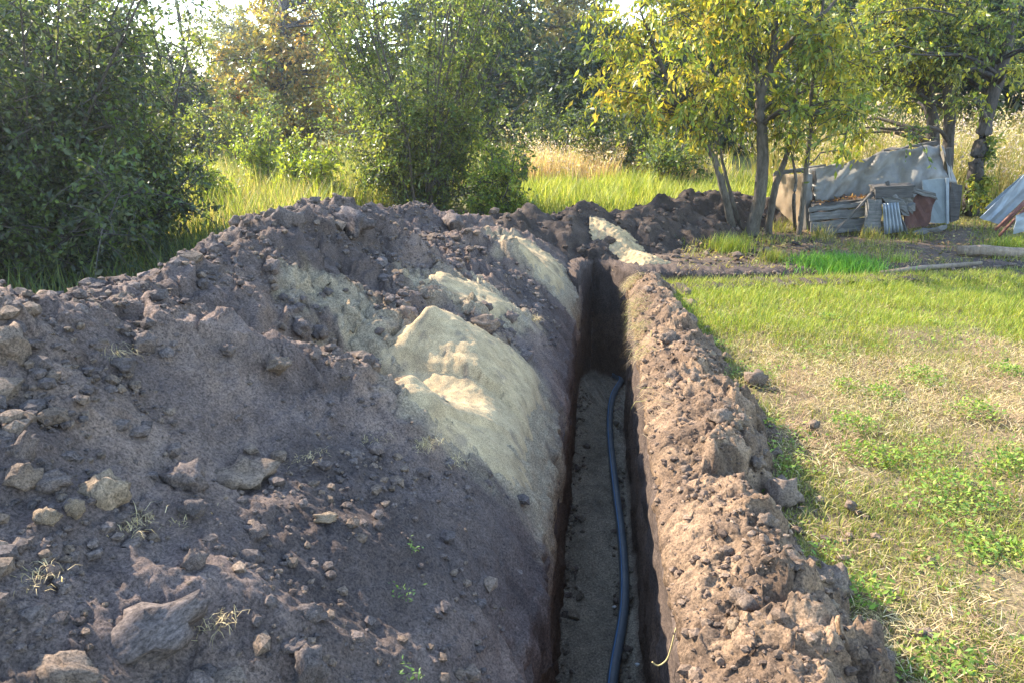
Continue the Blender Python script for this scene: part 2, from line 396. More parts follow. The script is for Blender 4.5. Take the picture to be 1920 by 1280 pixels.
link('spoil_heap', mk_mesh('spoil_heap', Vh, F[ok], M_SOIL, Cc.reshape(-1, 3)), label='long dark spoil heap of dug earth along the near side of the trench', cat='spoil heap')

# sand tipped on the heap: raised sheets that sink into the earth at their borders
def sand_patch(poly, thick, peak, seed, label, hfun, step=.014, edge=.13, rag=.05, ridge=None):
    P = np.array(poly); x0, y0 = P.min(0) - .1; x1, y1 = P.max(0) + .1
    XX, YY = np.meshgrid(np.arange(x0, x1, step), np.arange(y0, y1, step))
    sd_ = signed_poly(XX, YY, poly) + rag * fbm(XX * 5, YY * 5, 4, seed) + .03 * fbm(XX * 22, YY * 22, 3, seed + 1)
    b = hfun(XX, YY)
    h = b + thick * sstep(-.02, edge, sd_) - .05 * sstep(.02, -.10, sd_) - .012
    if peak: h = h + peak[2] * np.maximum(0, 1 - np.hypot((XX - peak[0]) / peak[3], (YY - peak[1]) / peak[4])) * sstep(-.02, .06, sd_)
    if ridge:
        best = np.full(XX.shape, 9.0); rh = np.zeros(XX.shape); sd2 = np.zeros(XX.shape)
        for (ax_, ay_, ah), (bx_, by_, bh) in zip(ridge[:-1], ridge[1:]):
            vx, vy = bx_ - ax_, by_ - ay_; t2 = np.clip(((XX - ax_) * vx + (YY - ay_) * vy) / (vx * vx + vy * vy), 0, 1)
            dd = np.hypot(XX - ax_ - t2 * vx, YY - ay_ - t2 * vy); cr = vx * (YY - ay_) - vy * (XX - ax_)
            n_ = dd < best; best = np.where(n_, dd, best); rh = np.where(n_, ah + (bh - ah) * t2, rh); sd2 = np.where(n_, cr, sd2)
        best = np.sqrt(best * best + .018 ** 2) - .012
        wob = 1 + .35 * fbm(XX * 7, YY * 7, 3, seed + 8)
        h = h + rh * np.where(sd2 > 0, np.clip(1 - best / .72, 0, 1), np.clip(1 - best * wob / .15, 0, 1))
    h = h + .008 * fbm(XX * 10, YY * 10, 3, seed + 2) + .007 * fbm(XX * 34, YY * 34, 2, seed + 6)
    if seed < 120: h = h - .12 * sstep(-.36, -.24, XX + .05 * gn2(YY * 6, XX * 6, seed + 7))
    c = np.array([.35, .268, .155]) * (1 + .16 * fbm(XX * 3, YY * 9, 4, seed + 3) + .16 * fbm(XX * 45, YY * 45, 2, seed + 9))[..., None]
    dk = np.maximum(.5 * sstep(.45, .8, fbm(XX * 12, YY * 9, 4, seed + 4) + .3 * sstep(.15, 0, sd_)), (1 - sand_at(XX, YY)) if seed < 120 else 0 * sd_)[..., None]
    c = c * (1 - dk) + np.array([.11, .09, .082]) * dk
    F = gridfaces(*XX.shape); k = (sd_.ravel()[F] > -.10).any(1)
    if seed < 120: k &= (XX.ravel()[F] < -.25).all(1)
    link('sand_pile', mk_mesh('sand_pile', np.stack([XX, YY, h], -1).reshape(-1, 3), F[k], M_SAND, c.reshape(-1, 3)), label=label, cat='sand pile', group='sand tipped along the trench')
hb = lambda x, y: heap_base(x, y)[0]
def mid(P): return np.mean(np.array(P), 0)
pk = base_on(812, 640)
RID = [(*base_on(870, 640), .10), (*base_on(838, 640), .15), (*base_on(808, 645), .18), (*base_on(775, 672), .16), (*base_on(745, 708), .09), (*base_on(768, 752), .055), (*base_on(800, 800), .03), (*base_on(870, 850), .015)]
sand_patch(SP1, .03, None, 81, 'large pale sand pile with a sunlit peak on the near spoil heap', hb, edge=.14, rag=.05, ridge=RID)
pk = base_on(838, 535)
sand_patch(SP2, .04, (pk[0], pk[1], .06, .4, .3), 91, 'low middle sand pile half buried in dark earth', hb, edge=.16)
sand_patch(SP3, .05, None, 101, 'thin pale sand sheet sliding into the trench near its bend', hb, edge=.14)

# far heap beyond the bend
FH = [(-1.0, 8.7), (-.55, 8.85), (.2, 9.5), (1.0, 10.4), (1.9, 11.2), (3.0, 11.6)]
def far_h(x, y):
    d = segdist(x, y, FH)
    top = .40 + .13 * gn2(x * 1.6, y * 1.6, 111) + .08 * gn2(x * 4, y * 4, 112) - .12 * sstep(1.2, 2.6, x)
    z = top - np.sqrt(d * d + .03) * .62 + .1
    a1, a2, ai = worley(x * 4, y * 4, 113); b1, b2, bi = worley(x * 11, y * 11, 114)
    c1, c2, ci = worley(x * 23, y * 23, 118)
    return z + .05 * (ai - .4) * sstep(.02, .45, a2 - a1) + .04 * (bi - .4) * sstep(.02, .35, b2 - b1) + .025 * (ci - .4) * sstep(.02, .35, c2 - c1) + .05 * fbm(x * 5, y * 5, 4, 115), bi
XX, YY = np.meshgrid(np.arange(-2.0, 3.9, .022), np.arange(7.7, 12.6, .026))
z, bi = far_h(XX, YY)
z = np.where(signed_poly(XX, YY, TPOLY) > -.02, -.3, z)
Cc = np.array([.062, .048, .040]) * (.7 + .6 * bi)[..., None] * (1 + .3 * fbm(XX * 2, YY * 2, 3, 116))[..., None]  # earth colour darkened to carry the shade of the trees
F = gridfaces(*XX.shape); k = (z.ravel()[F] > -.02).any(1)
xx2 = XX + .03 * fbm(XX * 9, YY * 9, 3, 117)
link('spoil_heap', mk_mesh('spoil_heap', np.stack([xx2, YY, z], -1).reshape(-1, 3), F[k], M_SOIL, Cc.reshape(-1, 3)), label='dark crumbly spoil heap beyond the trench bend, running behind the trees', cat='spoil heap')
SP4 = [(-.02, 8.95), (.3, 8.85), (.72, 8.25), (.66, 7.98), (.42, 7.90), (.26, 8.12), (.06, 8.5)]
def far_smooth(x, y): return np.maximum(.38 - np.sqrt(segdist(x, y, FH) ** 2 + .03) * .62 + .18, .0)
sand_patch(SP4, .10, None, 121, 'small yellowish sand pile at the far corner of the trench', far_smooth, step=.012, edge=.22, rag=.03)

# low bank of crumbled earth on the lawn side
def bank_h(x, y):
    s = x - .262
    wdt = .53 + .17 * gn2(y * 1.2, y * 0 + 3, 131) + .07 * gn2(y * 4, y * 0 + 1, 132) - .18 * sstep(5.0, 6.6, y)
    top = .215 + .10 * gn2(y * 1.5, y * 0 + 7, 133) + .04 * gn2(y * 4.2, y * 0 + 3, 134) - .05 * sstep(6.2, 7.0, y)
    q = s / wdt
    z = top * np.interp(q, [0, .12, .45, .62, .85, 1.0, 1.3], [.45, .72, 1.0, .95, .4, 0, -.5])
    z = z * sstep(7.25, 6.85, y + .1 * gn2(x * 5, y * 5, 135)) - .12 * sstep(6.95, 7.25, y)
    env = sstep(-.05, .06, z) * sstep(-.02, .2, s)
    wx = x + .03 * gn2(x * 7, y * 7, 136); wy = y + .03 * gn2(x * 7 + 5, y * 7, 137)
    a1, a2, ai = worley(wx * 5, wy * 5, 138); b1, b2, bi = worley(wx * 13, wy * 13, 139); c1, c2, ci = worley(wx * 34, wy * 34, 140)
    rough = .18 + .95 * sstep(.10, .40, s + .16 * gn2(x * 3, y * 3, 141))
    z = z + env * rough * (.13 * (ai - .4) * sstep(.02, .3, a2 - a1) + .06 * (bi - .4) * sstep(.02, .3, b2 - b1)) + (.5 + .5 * env) * (.026 * (ci - .4) * sstep(.03, .35, c2 - c1) + .012 * fbm(x * 38, y * 38, 2, 144))
    return z + .02 * fbm(x * 8, y * 8, 3, 142) + .006 * fbm(x * 50, y * 50, 2, 143), bi, s
rows = []; y = .9
while y < 7.3: rows.append(y); y += max(.0036 * y, .0075)
rows = np.array(rows)
cols = np.r_[np.linspace(-.30, -.012, 20), np.arange(0, .98, .008)]
CC, YY = np.meshgrid(cols, rows)
X = .262 + np.maximum(CC, 0)
z, bi, s = bank_h(X, YY)
z0 = z[:, 20][:, None]
Z = np.where(CC < 0, z0 + CC, z)
lip = .018 * fbm(YY * 2.2, YY * 0 + 4, 3, 151) + .016 * fbm(YY * 7, CC * 5, 3, 152)
X2 = X + lip * sstep(.3, .05, CC) + np.where(CC < 0, -.014 * (1 - np.exp(CC / .06)) + .075 * sstep(-.02, -.16, CC) + .014 * fbm(YY * 16, CC * 16, 3, 153), 0)
X2 = X2 + .024 * fbm(X * 12, YY * 12, 3, 154) * sstep(0, .1, CC); Y2 = YY + .024 * fbm(X * 12 + 7, YY * 12, 3, 155) * sstep(0, .1, CC)
f1 = sstep(-.3, .5, fbm(X * 4, YY * 4, 4, 156))[..., None]
Cc = (np.array([.118, .082, .056]) * (1 - f1) + np.array([.205, .142, .092]) * f1) * (.75 + .5 * bi)[..., None]
F = gridfaces(*CC.shape); ok = (Z.ravel()[F] > -.03).any(1) | (CC.ravel()[F] < .05).any(1)
link('earth_bank', mk_mesh('earth_bank', np.stack([X2, Y2, Z], -1).reshape(-1, 3), F[ok], M_BANK, Cc.reshape(-1, 3)), label='low sunlit bank of crumbled brown earth between trench and lawn', cat='earth bank')

# ================================================================== CLODS
def ico(sub):
    import bmesh
    bm = bmesh.new(); bmesh.ops.create_icosphere(bm, subdivisions=sub, radius=1.0)
    v = np.array([p.co[:] for p in bm.verts]); f = np.array([[q.index for q in p.verts] for p in bm.faces]); bm.free(); return v, f
ICO = {k: ico(k) for k in (1, 2, 3, 4)}
def clod_shape(sub, seed, flat=.7, rough=.16):
    r = np.random.default_rng(seed); v, f = ICO[sub]; v = v.copy()
    for _ in range(7):                  # chop facets
        n = r.normal(size=3); n /= np.linalg.norm(n); d = r.uniform(.55, .85); k = v @ n; v -= np.outer(np.maximum(k - d, 0) * .85, n)
    o = r.uniform(0, 50, 6)
    d = rough * (gn2(v[:, 0] * 1.6 + o[0], v[:, 1] * 1.6 + v[:, 2] * 1.1, seed) + .6 * gn2(v[:, 2] * 3.5 + o[1], v[:, 0] * 3.5 + v[:, 1] * 2, seed + 1)
                 + .4 * gn2(v[:, 1] * 7 + o[2], v[:, 2] * 7 + v[:, 0] * 5, seed + 2) + (.22 * gn2(v[:, 0] * 15 + o[3], v[:, 2] * 15 + v[:, 1] * 9, seed + 3) if sub > 2 else 0))
    v *= (1 + d)[:, None]; v *= np.array([r.uniform(.85, 1.25), r.uniform(.75, 1.1), flat * r.uniform(.85, 1.15)])
    return v, f
CL3 = []
SOILS = [(.105, .087, .08), (.125, .10, .088), (.155, .118, .09), (.21, .16, .11)]
for i in range(12):
    v, f = clod_shape(3, 200 + i, .85, .42)
    CL3.append([mk_mesh('earth_clod', v, f, M_CLOD, np.tile(c, (len(v), 1)) * (1 + .15 * gn2(v[:, 0] * 3, v[:, 1] * 3 + v[:, 2] * 2, i))[:, None]) for c in SOILS])
def clod(p, size, c, label, group, shape=None, sc=(1, 1, 1), rz=None, sink=.25):
    o = link('earth_clod', CL3[random.randrange(12) if shape is None else shape][c], None, label, 'clod', group)
    s_ = size / 2
    o.location = (p[0], p[1], p[2] + s_ * sc[2] * (.75 - 2 * sink) * 1.0)
    o.scale = (s_ * sc[0], s_ * sc[1], s_ * sc[2]); o.rotation_euler = (random.uniform(-.4, .4), random.uniform(-.4, .4), random.uniform(0, 6.28) if rz is None else rz)
    return o
def px2m(px, p):                        # metres spanned by px pixels at p
    d = Vector(p) - Vector((0, 0, CAM_Z)); fw = _cm @ Vector((0, 0, -1)); return px / FPX * d.dot(fw)
NOTED = [
 (445, 900, 108, 2, (1, .9, .85), 'large angular brown clod, rightmost big one on the near heap face'),
 (350, 905, 95, 1, (.9, .8, .95), 'grey blocky clod with sunlit corner just left of the angular brown clod'),
 (190, 935, 98, 3, (.9, .7, 1.15), 'tall tan sunlit clod standing upright on the near heap face'),
 (140, 962, 46, 3, (.8, .8, 1.0), 'small orange brown clod at the foot of the tall tan clod'),
 (92, 908, 64, 1, (1.1, .8, .8), 'dark clod with bright left edge between the tall tan clod and the picture border'),
 (48, 850, 60, 1, (.7, .7, 1.35), 'upright oval clod high at the left border of the near heap face'),
 (285, 1190, 158, 0, (1.15, .8, .7), 'biggest flat grey clod half sunk low in the near heap face'),
 (610, 975, 42, 3, (1.1, .8, .6), 'small pale whitish clod alone on the smooth heap face'),
 (478, 1002, 46, 1, (1, .9, .8), 'rounded grey clod with bright rim below the angular brown clod'),
 (362, 960, 52, 0, (1, .9, .85), 'rounded grey clod directly below the grey blocky clod'),
 (86, 972, 46, 3, (.9, .9, .95), 'round sandy clod left of the tall tan clod'),
 (365, 1052, 46, 1, (.9, .8, 1.1), 'grey clod with sunlit left side in the middle of the near face'),
 (130, 1276, 110, 2, (1.1, .8, .8), 'crumbly tan topped clod cut by the lower picture border'),
 (548, 1216, 50, 1, (.9, .9, .9), 'small pointed clod with a sunlit tip low on the near face'),
 (580, 1268, 90, 0, (.7, .8, 1.2), 'tall dark clod at the lower border beside the pointed clod'),
 (582, 1152, 52, 0, (1.1, .9, .8), 'smooth dark clod below the centre of the near face'),
 (522, 690, 64, 2, (1.1, .8, .7), 'brown clod lying in the hollow behind the near rim'),
 (20, 660, 95, 2, (.9, .9, 1.0), 'big brown clod at the left border on the rim'),
 (600, 632, 36, 1, (1, .9, .9), 'dark clod at the upper edge of the sand dusted hollow'),
 (270, 648, 60, 1, (1.1, .7, .8), 'flat clod with a bright chip on the rim of the near mound'),
 (235, 690, 52, 0, (1.2, .9, .7), 'dark flat clod embedded under the rim'),
 (905, 612, 60, 2, (1.1, .8, .8), 'reddish brown clod lump resting beside the large sand pile'),
 (540, 420, 60, 0, (.8, .8, 1.2), 'dark pointed clod standing up on the heap crest against the grass'),
 (655, 425, 80, 0, (1.2, .8, .9), 'broad dark clod on the heap crest right of the pointed one'),
 (175, 520, 70, 1, (1.1, .8, .9), 'dark clod at the left end of the high crest before the shaded shrub'),
 (850, 425, 60, 0, (1.3, .8, .7), 'flat dark clod on the far crest before the multi stemmed shrub'),
]
for px, py, sz, c, sc, lab in NOTED:
    p = heap_on(px, py); clod(p, px2m(sz, p) * .98, c, lab, 'clods on the near spoil heap', sc=sc, sink=.3)
n = 0
while n < 120:
    x = rng.uniform(-2.2, -.45); y = rng.uniform(1.5, 5.2)
    if .5 * (-x) + y * .2 < .6 + rng.uniform(0, 1.0): continue
    z, rm, _ = heap_h(np.array([x]), np.array([y]))
    if rng.random() > .25 + .75 * rm[0]: continue
    s_ = float(np.clip(rng.lognormal(math.log(.045), .45), .025, .12))
    clod((x, y, z[0]), s_, random.choice([0, 0, 1, 1, 2]), 'small loose clod on the ' + ('low near face' if y < 2.3 else 'slope below the rim' if y < 3.0 else 'rough hollow behind the rim' if y < 4.0 else 'upper slope near the crest') + ' of the near spoil heap', 'small clods on the near spoil heap', sink=.3); n += 1
n = 0
while n < 60:
    y = rng.uniform(1.9, 6.9); x = .26 + abs(rng.normal(.36, .16))
    z, _, s = bank_h(np.array([x]), np.array([y]))
    if x > .95: continue
    s_ = float(np.clip(rng.lognormal(math.log(.055), .5), .025, .16))
    clod((x, y, max(z[0], 0)), s_, random.choice([2, 2, 3]), 'loose brown clod on the ' + ('near stretch' if y < 3 else 'middle stretch' if y < 4.6 else 'far stretch') + ' of the sunlit bank', 'clods on the sunlit bank', sink=.3); n += 1
for px, py, sz, lab in [(1415, 715, 38, 'dark clod that rolled from the bank onto the straw'), (1525, 800, 22, 'small clod lying alone on the lawn beside green weeds'),
                        (1465, 930, 66, 'large dark clod on the outer bank edge casting a shadow on grass'), (1560, 1105, 90, 'wide clod with shaded face on the outer bank edge'),
                        (1595, 948, 24, 'little clod on a bare spot of the lawn'), (1645, 1235, 62, 'round smooth clod at the foot of the bank near the lower border'),
                        (1735, 1190, 26, 'tiny clod on dry grass near the lower border')]:
    p = G(px, py, .02); clod(p, px2m(sz, p), 2, lab, 'clods beside the bank')

# loose crumbs, too many to count
def scatter(name, n, gen, hfun, smin, smed, cols_, label, mat, sub=1, seed=0):   # crumbs half sunk in the earth
    vs = []; fs = []; cs = []; k = 0
    bases = [clod_shape(sub, 400 + seed + i, .7, .45 if sub > 1 else .3) for i in range(10)]
    P = gen(n); z = hfun(P[:, 0], P[:, 1]); sz = np.clip(rng.lognormal(math.log(smed), .7, n), smin, smed * 5) / 2
    for i in range(n):
        v, f = bases[i % 10]; a = rng.uniform(0, 6.28); c, s_ = math.cos(a), math.sin(a)
        v = v @ np.array([[c, s_, 0], [-s_, c, 0], [0, 0, 1]]) * sz[i] + np.array([P[i, 0], P[i, 1], z[i] + sz[i] * .15])
        vs.append(v); fs.append(f + k); k += len(v); cs.append(np.tile(np.array(cols_[rng.integers(len(cols_))]) * rng.uniform(.8, 1.2), (len(v), 1)))
    link(name, mk_mesh(name, np.vstack(vs), np.vstack(fs), mat, np.vstack(cs), smooth=False), label=label, kind='stuff')
def gen_heap(n):
    out = np.zeros((0, 2))
    while len(out) < n:
        p = np.stack([rng.uniform(-2.5, -.25, 9000), 1.2 + 6.0 * rng.random(9000) ** 1.6], 1)
        _, rm, _ = heap_h(p[:, 0], p[:, 1]); cl = fbm(p[:, 0] * 2, p[:, 1] * 2, 3, 301)
        out = np.vstack([out, p[(rng.random(9000) < (.34 + .7 * rm) * sstep(-.5, .5, cl) * (sand_at(p[:, 0], p[:, 1]) < .5))]])
    return out[:n]
scatter('loose_soil', 9000, gen_heap, lambda x, y: heap_h(x, y)[0], .007, .0135, SOILS[:3], 'crumbs of loose earth strewn over the spoil heap', M_SOIL, 1, 0)
def gen_rough(n):
    out = np.zeros((0, 2))
    while len(out) < n:
        p = np.stack([rng.uniform(-2.4, -.4, 9000), 1.3 + 6.2 * rng.random(9000) ** 1.3], 1)
        _, rm, _ = heap_h(p[:, 0], p[:, 1]); cl = fbm(p[:, 0] * 1.6 + 4, p[:, 1] * 1.6, 3, 303)
        out = np.vstack([out, p[(rng.random(9000) < (.06 + .95 * rm ** 1.5) * sstep(-.25, .5, cl) * (sand_at(p[:, 0], p[:, 1]) < .2))]])
    return out[:n]
scatter('loose_soil', 3000, gen_rough, lambda x, y: heap_h(x, y)[0], .012, .022, SOILS[:3], 'lumps of loose earth strewn over the rough upper slope of the spoil heap', M_SOIL, 1, 10)
def gen_bank(n):
    y = 1.6 + 5.4 * rng.random(n) ** 1.4; return np.stack([.25 + np.abs(rng.normal(.3, .25, n)), y], 1)
scatter('loose_soil', 3600, gen_bank, lambda x, y: np.maximum(bank_h(x, y)[0], 0), .006, .011, [(.11, .08, .06), (.15, .108, .078), (.19, .138, .098)], 'crumbs of loose brown earth along the bank', M_BANK, 1, 20)
scatter('loose_soil', 1400, lambda n: np.stack([rng.uniform(-1.6, 2.6, n), rng.uniform(8.2, 11.2, n)], 1), lambda x, y: np.maximum(far_h(x, y)[0], 0), .014, .028, [(.055, .042, .036), (.08, .062, .05), (.13, .1, .08)], 'crumbs of loose earth on the far heap', M_SOIL, 1, 40)
def gen_lip(n):
    x = rng.uniform(.4, 6.4, n); return np.stack([x, 7.76 + .235 * np.maximum(x - 1.3, 0) + rng.normal(0, .07, n)], 1)
scatter('loose_soil', 900, gen_lip, lambda x, y: 0 * x - .004, .008, .015, [(.12, .09, .07), (.17, .13, .1), (.22, .17, .13)], 'crumbs of earth along the far lip of the trench behind the lawn', M_SOIL, 1, 60)
scatter('loose_soil', 1300, lambda n: np.stack([np.where(rng.random(n) < .6, -.185 + np.abs(rng.normal(0, .06, n)), .25 - np.abs(rng.normal(0, .05, n))), rng.uniform(1.5, 7.8, n)], 1), lambda x, y: 0 * x + FLOOR_Z + .002, .008, .017, [(.13, .1, .08), (.17, .14, .105), (.22, .18, .13)], 'crumbs fallen along the edges of the trench floor', M_SOIL, 1, 80)
# pebbles on the trench floor
for px, py, lab in [(1117, 962, 'tiny white pebble on the trench floor left of the pipe'), (1152, 1137, 'tiny white pebble touching the pipe'), (1195, 1245, 'tiny pale pebble on the trench floor right of the pipe')]:
    p = G(px, py, FLOOR_Z + .015); o = link('pebble', mk_mesh('pebble', *clod_shape(2, 77, .7, .1), surf_mat('pale_stone', [(.3, (.5, .48, .45)), (.7, (.7, .68, .65))])), None, lab, 'pebble', 'pebbles in the trench'); o.location = p; o.scale = (.014, .012, .012)

# ================================================================== PIPE
pm, t, b, o = newmat('black_polyethylene')
t.links.new(ramp(t, tex(t, 7, 8, .75), [(.35, (.06, .072, .08)), (.6, (.10, .112, .118)), (.8, (.2, .185, .155))]), b.inputs['Base Color']); b.inputs['Roughness'].default_value = .55
pb = bump(t, b, tex(t, 30, 3), .05, .01)
bl = newmat('painted_highlight'); bl[2].inputs['Base Color'].default_value = (.05, .16, .32, 1); bl[2].inputs['Roughness'].default_value = .4
PR = .029
ctrl = [G(1135, 1420, FLOOR_Z + PR)] + [G(px, py, FLOOR_Z + PR + .012) for px, py in [(1150, 1262), (1170, 1130), (1166, 1010), (1152, 900), (1143, 800), (1148, 745), (1165, 712)]]
ctrl += [Vector((.20, 8.0, FLOOR_Z + PR)), Vector((.5, 7.66, FLOOR_Z + PR)), Vector((1.2, 7.5, FLOOR_Z + PR)), Vector((3.6, 8.05, FLOOR_Z + PR)), Vector((6.0, 8.65, FLOOR_Z + PR))]
ctrl = [Vector((.03, 1.0, FLOOR_Z + PR)), Vector((.035, 2.2, FLOOR_Z + PR))] + ctrl
def catmull(P, k=10):
    out = []; P = [P[0]] + list(P) + [P[-1]]
    for i in range(1, len(P) - 2):
        for j in range(k):
            u = j / k; a, b_, c, d = P[i - 1], P[i], P[i + 1], P[i + 2]
            out.append(.5 * ((2 * b_) + (c - a) * u + (2 * a - 5 * b_ + 4 * c - d) * u * u + (3 * b_ - a - 3 * c + d) * u ** 3))
    out.append(P[-2]); return out
pp = catmull(ctrl, 14)
pipe = link('water_pipe', MB().tube(pp, PR, 16).mesh('water_pipe', pm), label='dark blue grey plastic water pipe curving along the trench floor', cat='pipe')
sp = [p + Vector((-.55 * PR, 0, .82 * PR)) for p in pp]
link('highlight', MB().tube(sp, .004, 5).mesh('highlight', bl[0]), pipe, label='thin painted blue stripe along the pipe')  # blue line stands in for the highlight on the pipe

# ================================================================== GRASS
def blades(P, h, wd, lean, azim, col, bend=.4):
    n = len(P); ca, sa = np.cos(azim), np.sin(azim); dirv = np.stack([ca, sa, np.zeros(n)], 1)
    side = np.stack([-sa, ca, np.zeros(n)], 1); up = np.array([0, 0, 1.0])
    l = lean[:, None]; a1 = dirv * np.sin(l) + up * np.cos(l); l2 = l + bend; a2 = dirv * np.sin(l2) + up * np.cos(l2)
    hh = h[:, None]; m = P + a1 * hh * .5; tp = m + a2 * hh * .5; ww = wd[:, None] * .5 * side
    V = np.stack([P - ww, P + ww, m - ww * .8, m + ww * .8, tp], 1).reshape(-1, 3)
    i = np.arange(n)[:, None] * 5
    F = np.concatenate([i + np.array([0, 1, 2]), i + np.array([1, 3, 2]), i + np.array([2, 3, 4])])
    c = np.repeat(col, 5, 0); return V, F, c
def leaves(P, axis_, nrm, L, wd, col, fold=.25):
    n = len(P); ax = axis_ / (np.linalg.norm(axis_, axis=1)[:, None] + 1e-9)
    nr = nrm - ax * (nrm * ax).sum(1)[:, None]; nr /= np.linalg.norm(nr, axis=1)[:, None] + 1e-9
    sd_ = np.cross(ax, nr); L = L[:, None]; wd = wd[:, None] * .5
    V = np.stack([P, P + ax * L * .45 + sd_ * wd + nr * wd * fold, P + ax * L, P + ax * L * .45 - sd_ * wd + nr * wd * fold], 1).reshape(-1, 3)
    i = np.arange(n)[:, None] * 4
    F = np.concatenate([i + np.array([0, 1, 2]), i + np.array([0, 2, 3])]); return V, F, np.repeat(col, 4, 0)
def join(parts):
    vs, fs, cs, k = [], [], [], 0
    for v, f, c in parts: vs.append(v); fs.append(f + k); cs.append(c); k += len(v)
    return np.vstack(vs), np.vstack(fs), np.vstack(cs)
def palette(cols_, n, jit=.22):
    c = np.array(cols_)[rng.integers(len(cols_), size=n)]; return c * (1 + jit * rng.standard_normal((n, 1))).clip(.4, 1.8)
GREEN = [(.16, .19, .03), (.21, .23, .045), (.12, .16, .03), (.27, .26, .07)]
BGREEN = [(.19, .25, .03), (.26, .30, .045), (.14, .2, .03), (.34, .33, .07)]
DRY = [(.50, .39, .20), (.58, .46, .25), (.42, .31, .15), (.36, .28, .13), (.6, .52, .32)]
OLIVE = [(.22, .20, .07), (.3, .27, .1), (.17, .17, .05)]

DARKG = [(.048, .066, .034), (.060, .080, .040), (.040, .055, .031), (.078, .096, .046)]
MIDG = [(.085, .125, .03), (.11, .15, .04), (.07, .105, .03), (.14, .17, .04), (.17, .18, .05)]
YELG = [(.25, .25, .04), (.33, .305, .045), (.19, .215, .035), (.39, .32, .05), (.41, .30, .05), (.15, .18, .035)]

def lawn_dry(x, y):                     # 0 green .. 1 straw
    e = .8 * fbm(x * 1.2, y * 1.2, 4, 501)
    band = sstep(5.7, 5.1, y + e * .8 + .10 * (x - 1.8)) * sstep(3.4, 4.0, y + .8 * e) * sstep(.75, 1.3, x + .3 * e)
    band2 = .24 * sstep(2.6, 2.1, y + .6 * e) + .8 * gauss(x, y, 1.0, 2.3, .2, .25)
    m = np.clip(np.maximum(band, band2) * 1.05 + .30 * sstep(.1, .6, fbm(x * 3, y * 3, 3, 503)) + .08, 0, 1)
    return m * (1 - .6 * sstep(.28, .55, fbm(x * 2.2 + 9, y * 2.2, 3, 504)))
def lawn_pts(n, xpad):
    out = np.zeros((0, 2))
    while len(out) < n:
        p = np.stack([rng.uniform(.35, 6.6, 60000), 1.5 + 6.6 * rng.random(60000) ** 1.15], 1)
        x, y = p[:, 0], p[:, 1]
        edge = .73 + .12 * gn2(y * 1.2, y * 0 + 3, 131) + .07 * gn2(y * 4, y * 0 + 1, 132) - .18 * sstep(5.0, 6.6, y) + .05 * gn2(x * 9, y * 9, 505)
        k = (x > edge) & (x < .52 * y + xpad) & (y < 7.08 + .245 * np.maximum(x - .35, 0) + .07 * gn2(x * 3, y * 3, 506)) 
        out = np.vstack([out, p[k]])
    return out[:n]
parts = []
P = np.vstack([lawn_pts(112000, .7), lawn_pts(22000, 2.6)]); x, y = P[:, 0], P[:, 1]
dr = lawn_dry(x, y) * .76; bald = sstep(.28, .52, fbm(x * 2.4, y * 2.4, 4, 507)) * sstep(6.6, 5.0, y)
isdry = rng.random(len(P)) < dr
kp = rng.random(len(P)) > .68 * bald; P, isdry, x, y = P[kp], isdry[kp], x[kp], y[kp]
P3 = np.c_[P, np.full(len(P), -.01)]
g = ~isdry; ng = g.sum()
farg = sstep(5.2, 6.0, y[g])
parts.append(blades(P3[g], rng.uniform(.025, .065, ng) * (1 + .6 * farg) * (1 + .5 * fbm(x[g] * 2, y[g] * 2, 2, 508)).clip(.5, 1.7), rng.uniform(.0025, .005, ng), np.abs(rng.normal(.55, .35, ng)), rng.uniform(0, 6.28, ng),
             np.where(farg[:, None] > rng.random((ng, 1)), palette(BGREEN, ng), palette(GREEN + OLIVE[:2], ng)), .5))
nd = isdry.sum()
Pd = P3[isdry].copy(); Pd[:, 2] = rng.uniform(0, .03, nd)
hay = sstep(-.2, .5, fbm(x[isdry] * 2.3, y[isdry] * 2.3, 3, 515))[:, None]
REDDRY = [(.42, .27, .16), (.5, .33, .2), (.3, .2, .12), (.38, .27, .17)]
hcol = np.where(rng.random((nd, 1)) < hay * .75, palette(REDDRY, nd), palette(DRY, nd))
parts.append(blades(Pd, rng.uniform(.02, .065, nd), rng.uniform(.0016, .0034, nd), rng.uniform(.9, 1.55, nd), rng.uniform(0, 6.28, nd), hcol, .15))
n = 9000; x = rng.uniform(.45, 5.6, n); y = 7.12 + .25 * np.maximum(x - .4, 0) + rng.normal(0, .07, n) - .04
parts.append(blades(np.c_[x, y, np.full(n, -.02)], rng.uniform(.05, .13, n), np.full(n, .004), np.abs(rng.normal(.4, .3, n)), rng.uniform(0, 6.28, n), palette(BGREEN + OLIVE, n), .5))
n = 2500; x = rng.uniform(.7, 6.4, n); y = 7.80 + .235 * np.maximum(x - 1.3, 0) + np.abs(rng.normal(0, .08, n)); k = fbm(x * 2, y, 2, 517) > .0; x, y = x[k], y[k]; n = len(x)
parts.append(blades(np.c_[x, y, np.full(n, -.01)], rng.uniform(.04, .11, n), np.full(n, .004), np.abs(rng.normal(.6, .3, n)), rng.uniform(0, 6.28, n), palette(OLIVE + DRY[:3], n), .5))
v, f, c = join(parts)
link('grass', mk_mesh('grass', v, f, M_GRASS, c), label='mown green and straw coloured grass of the lawn', kind='stuff')
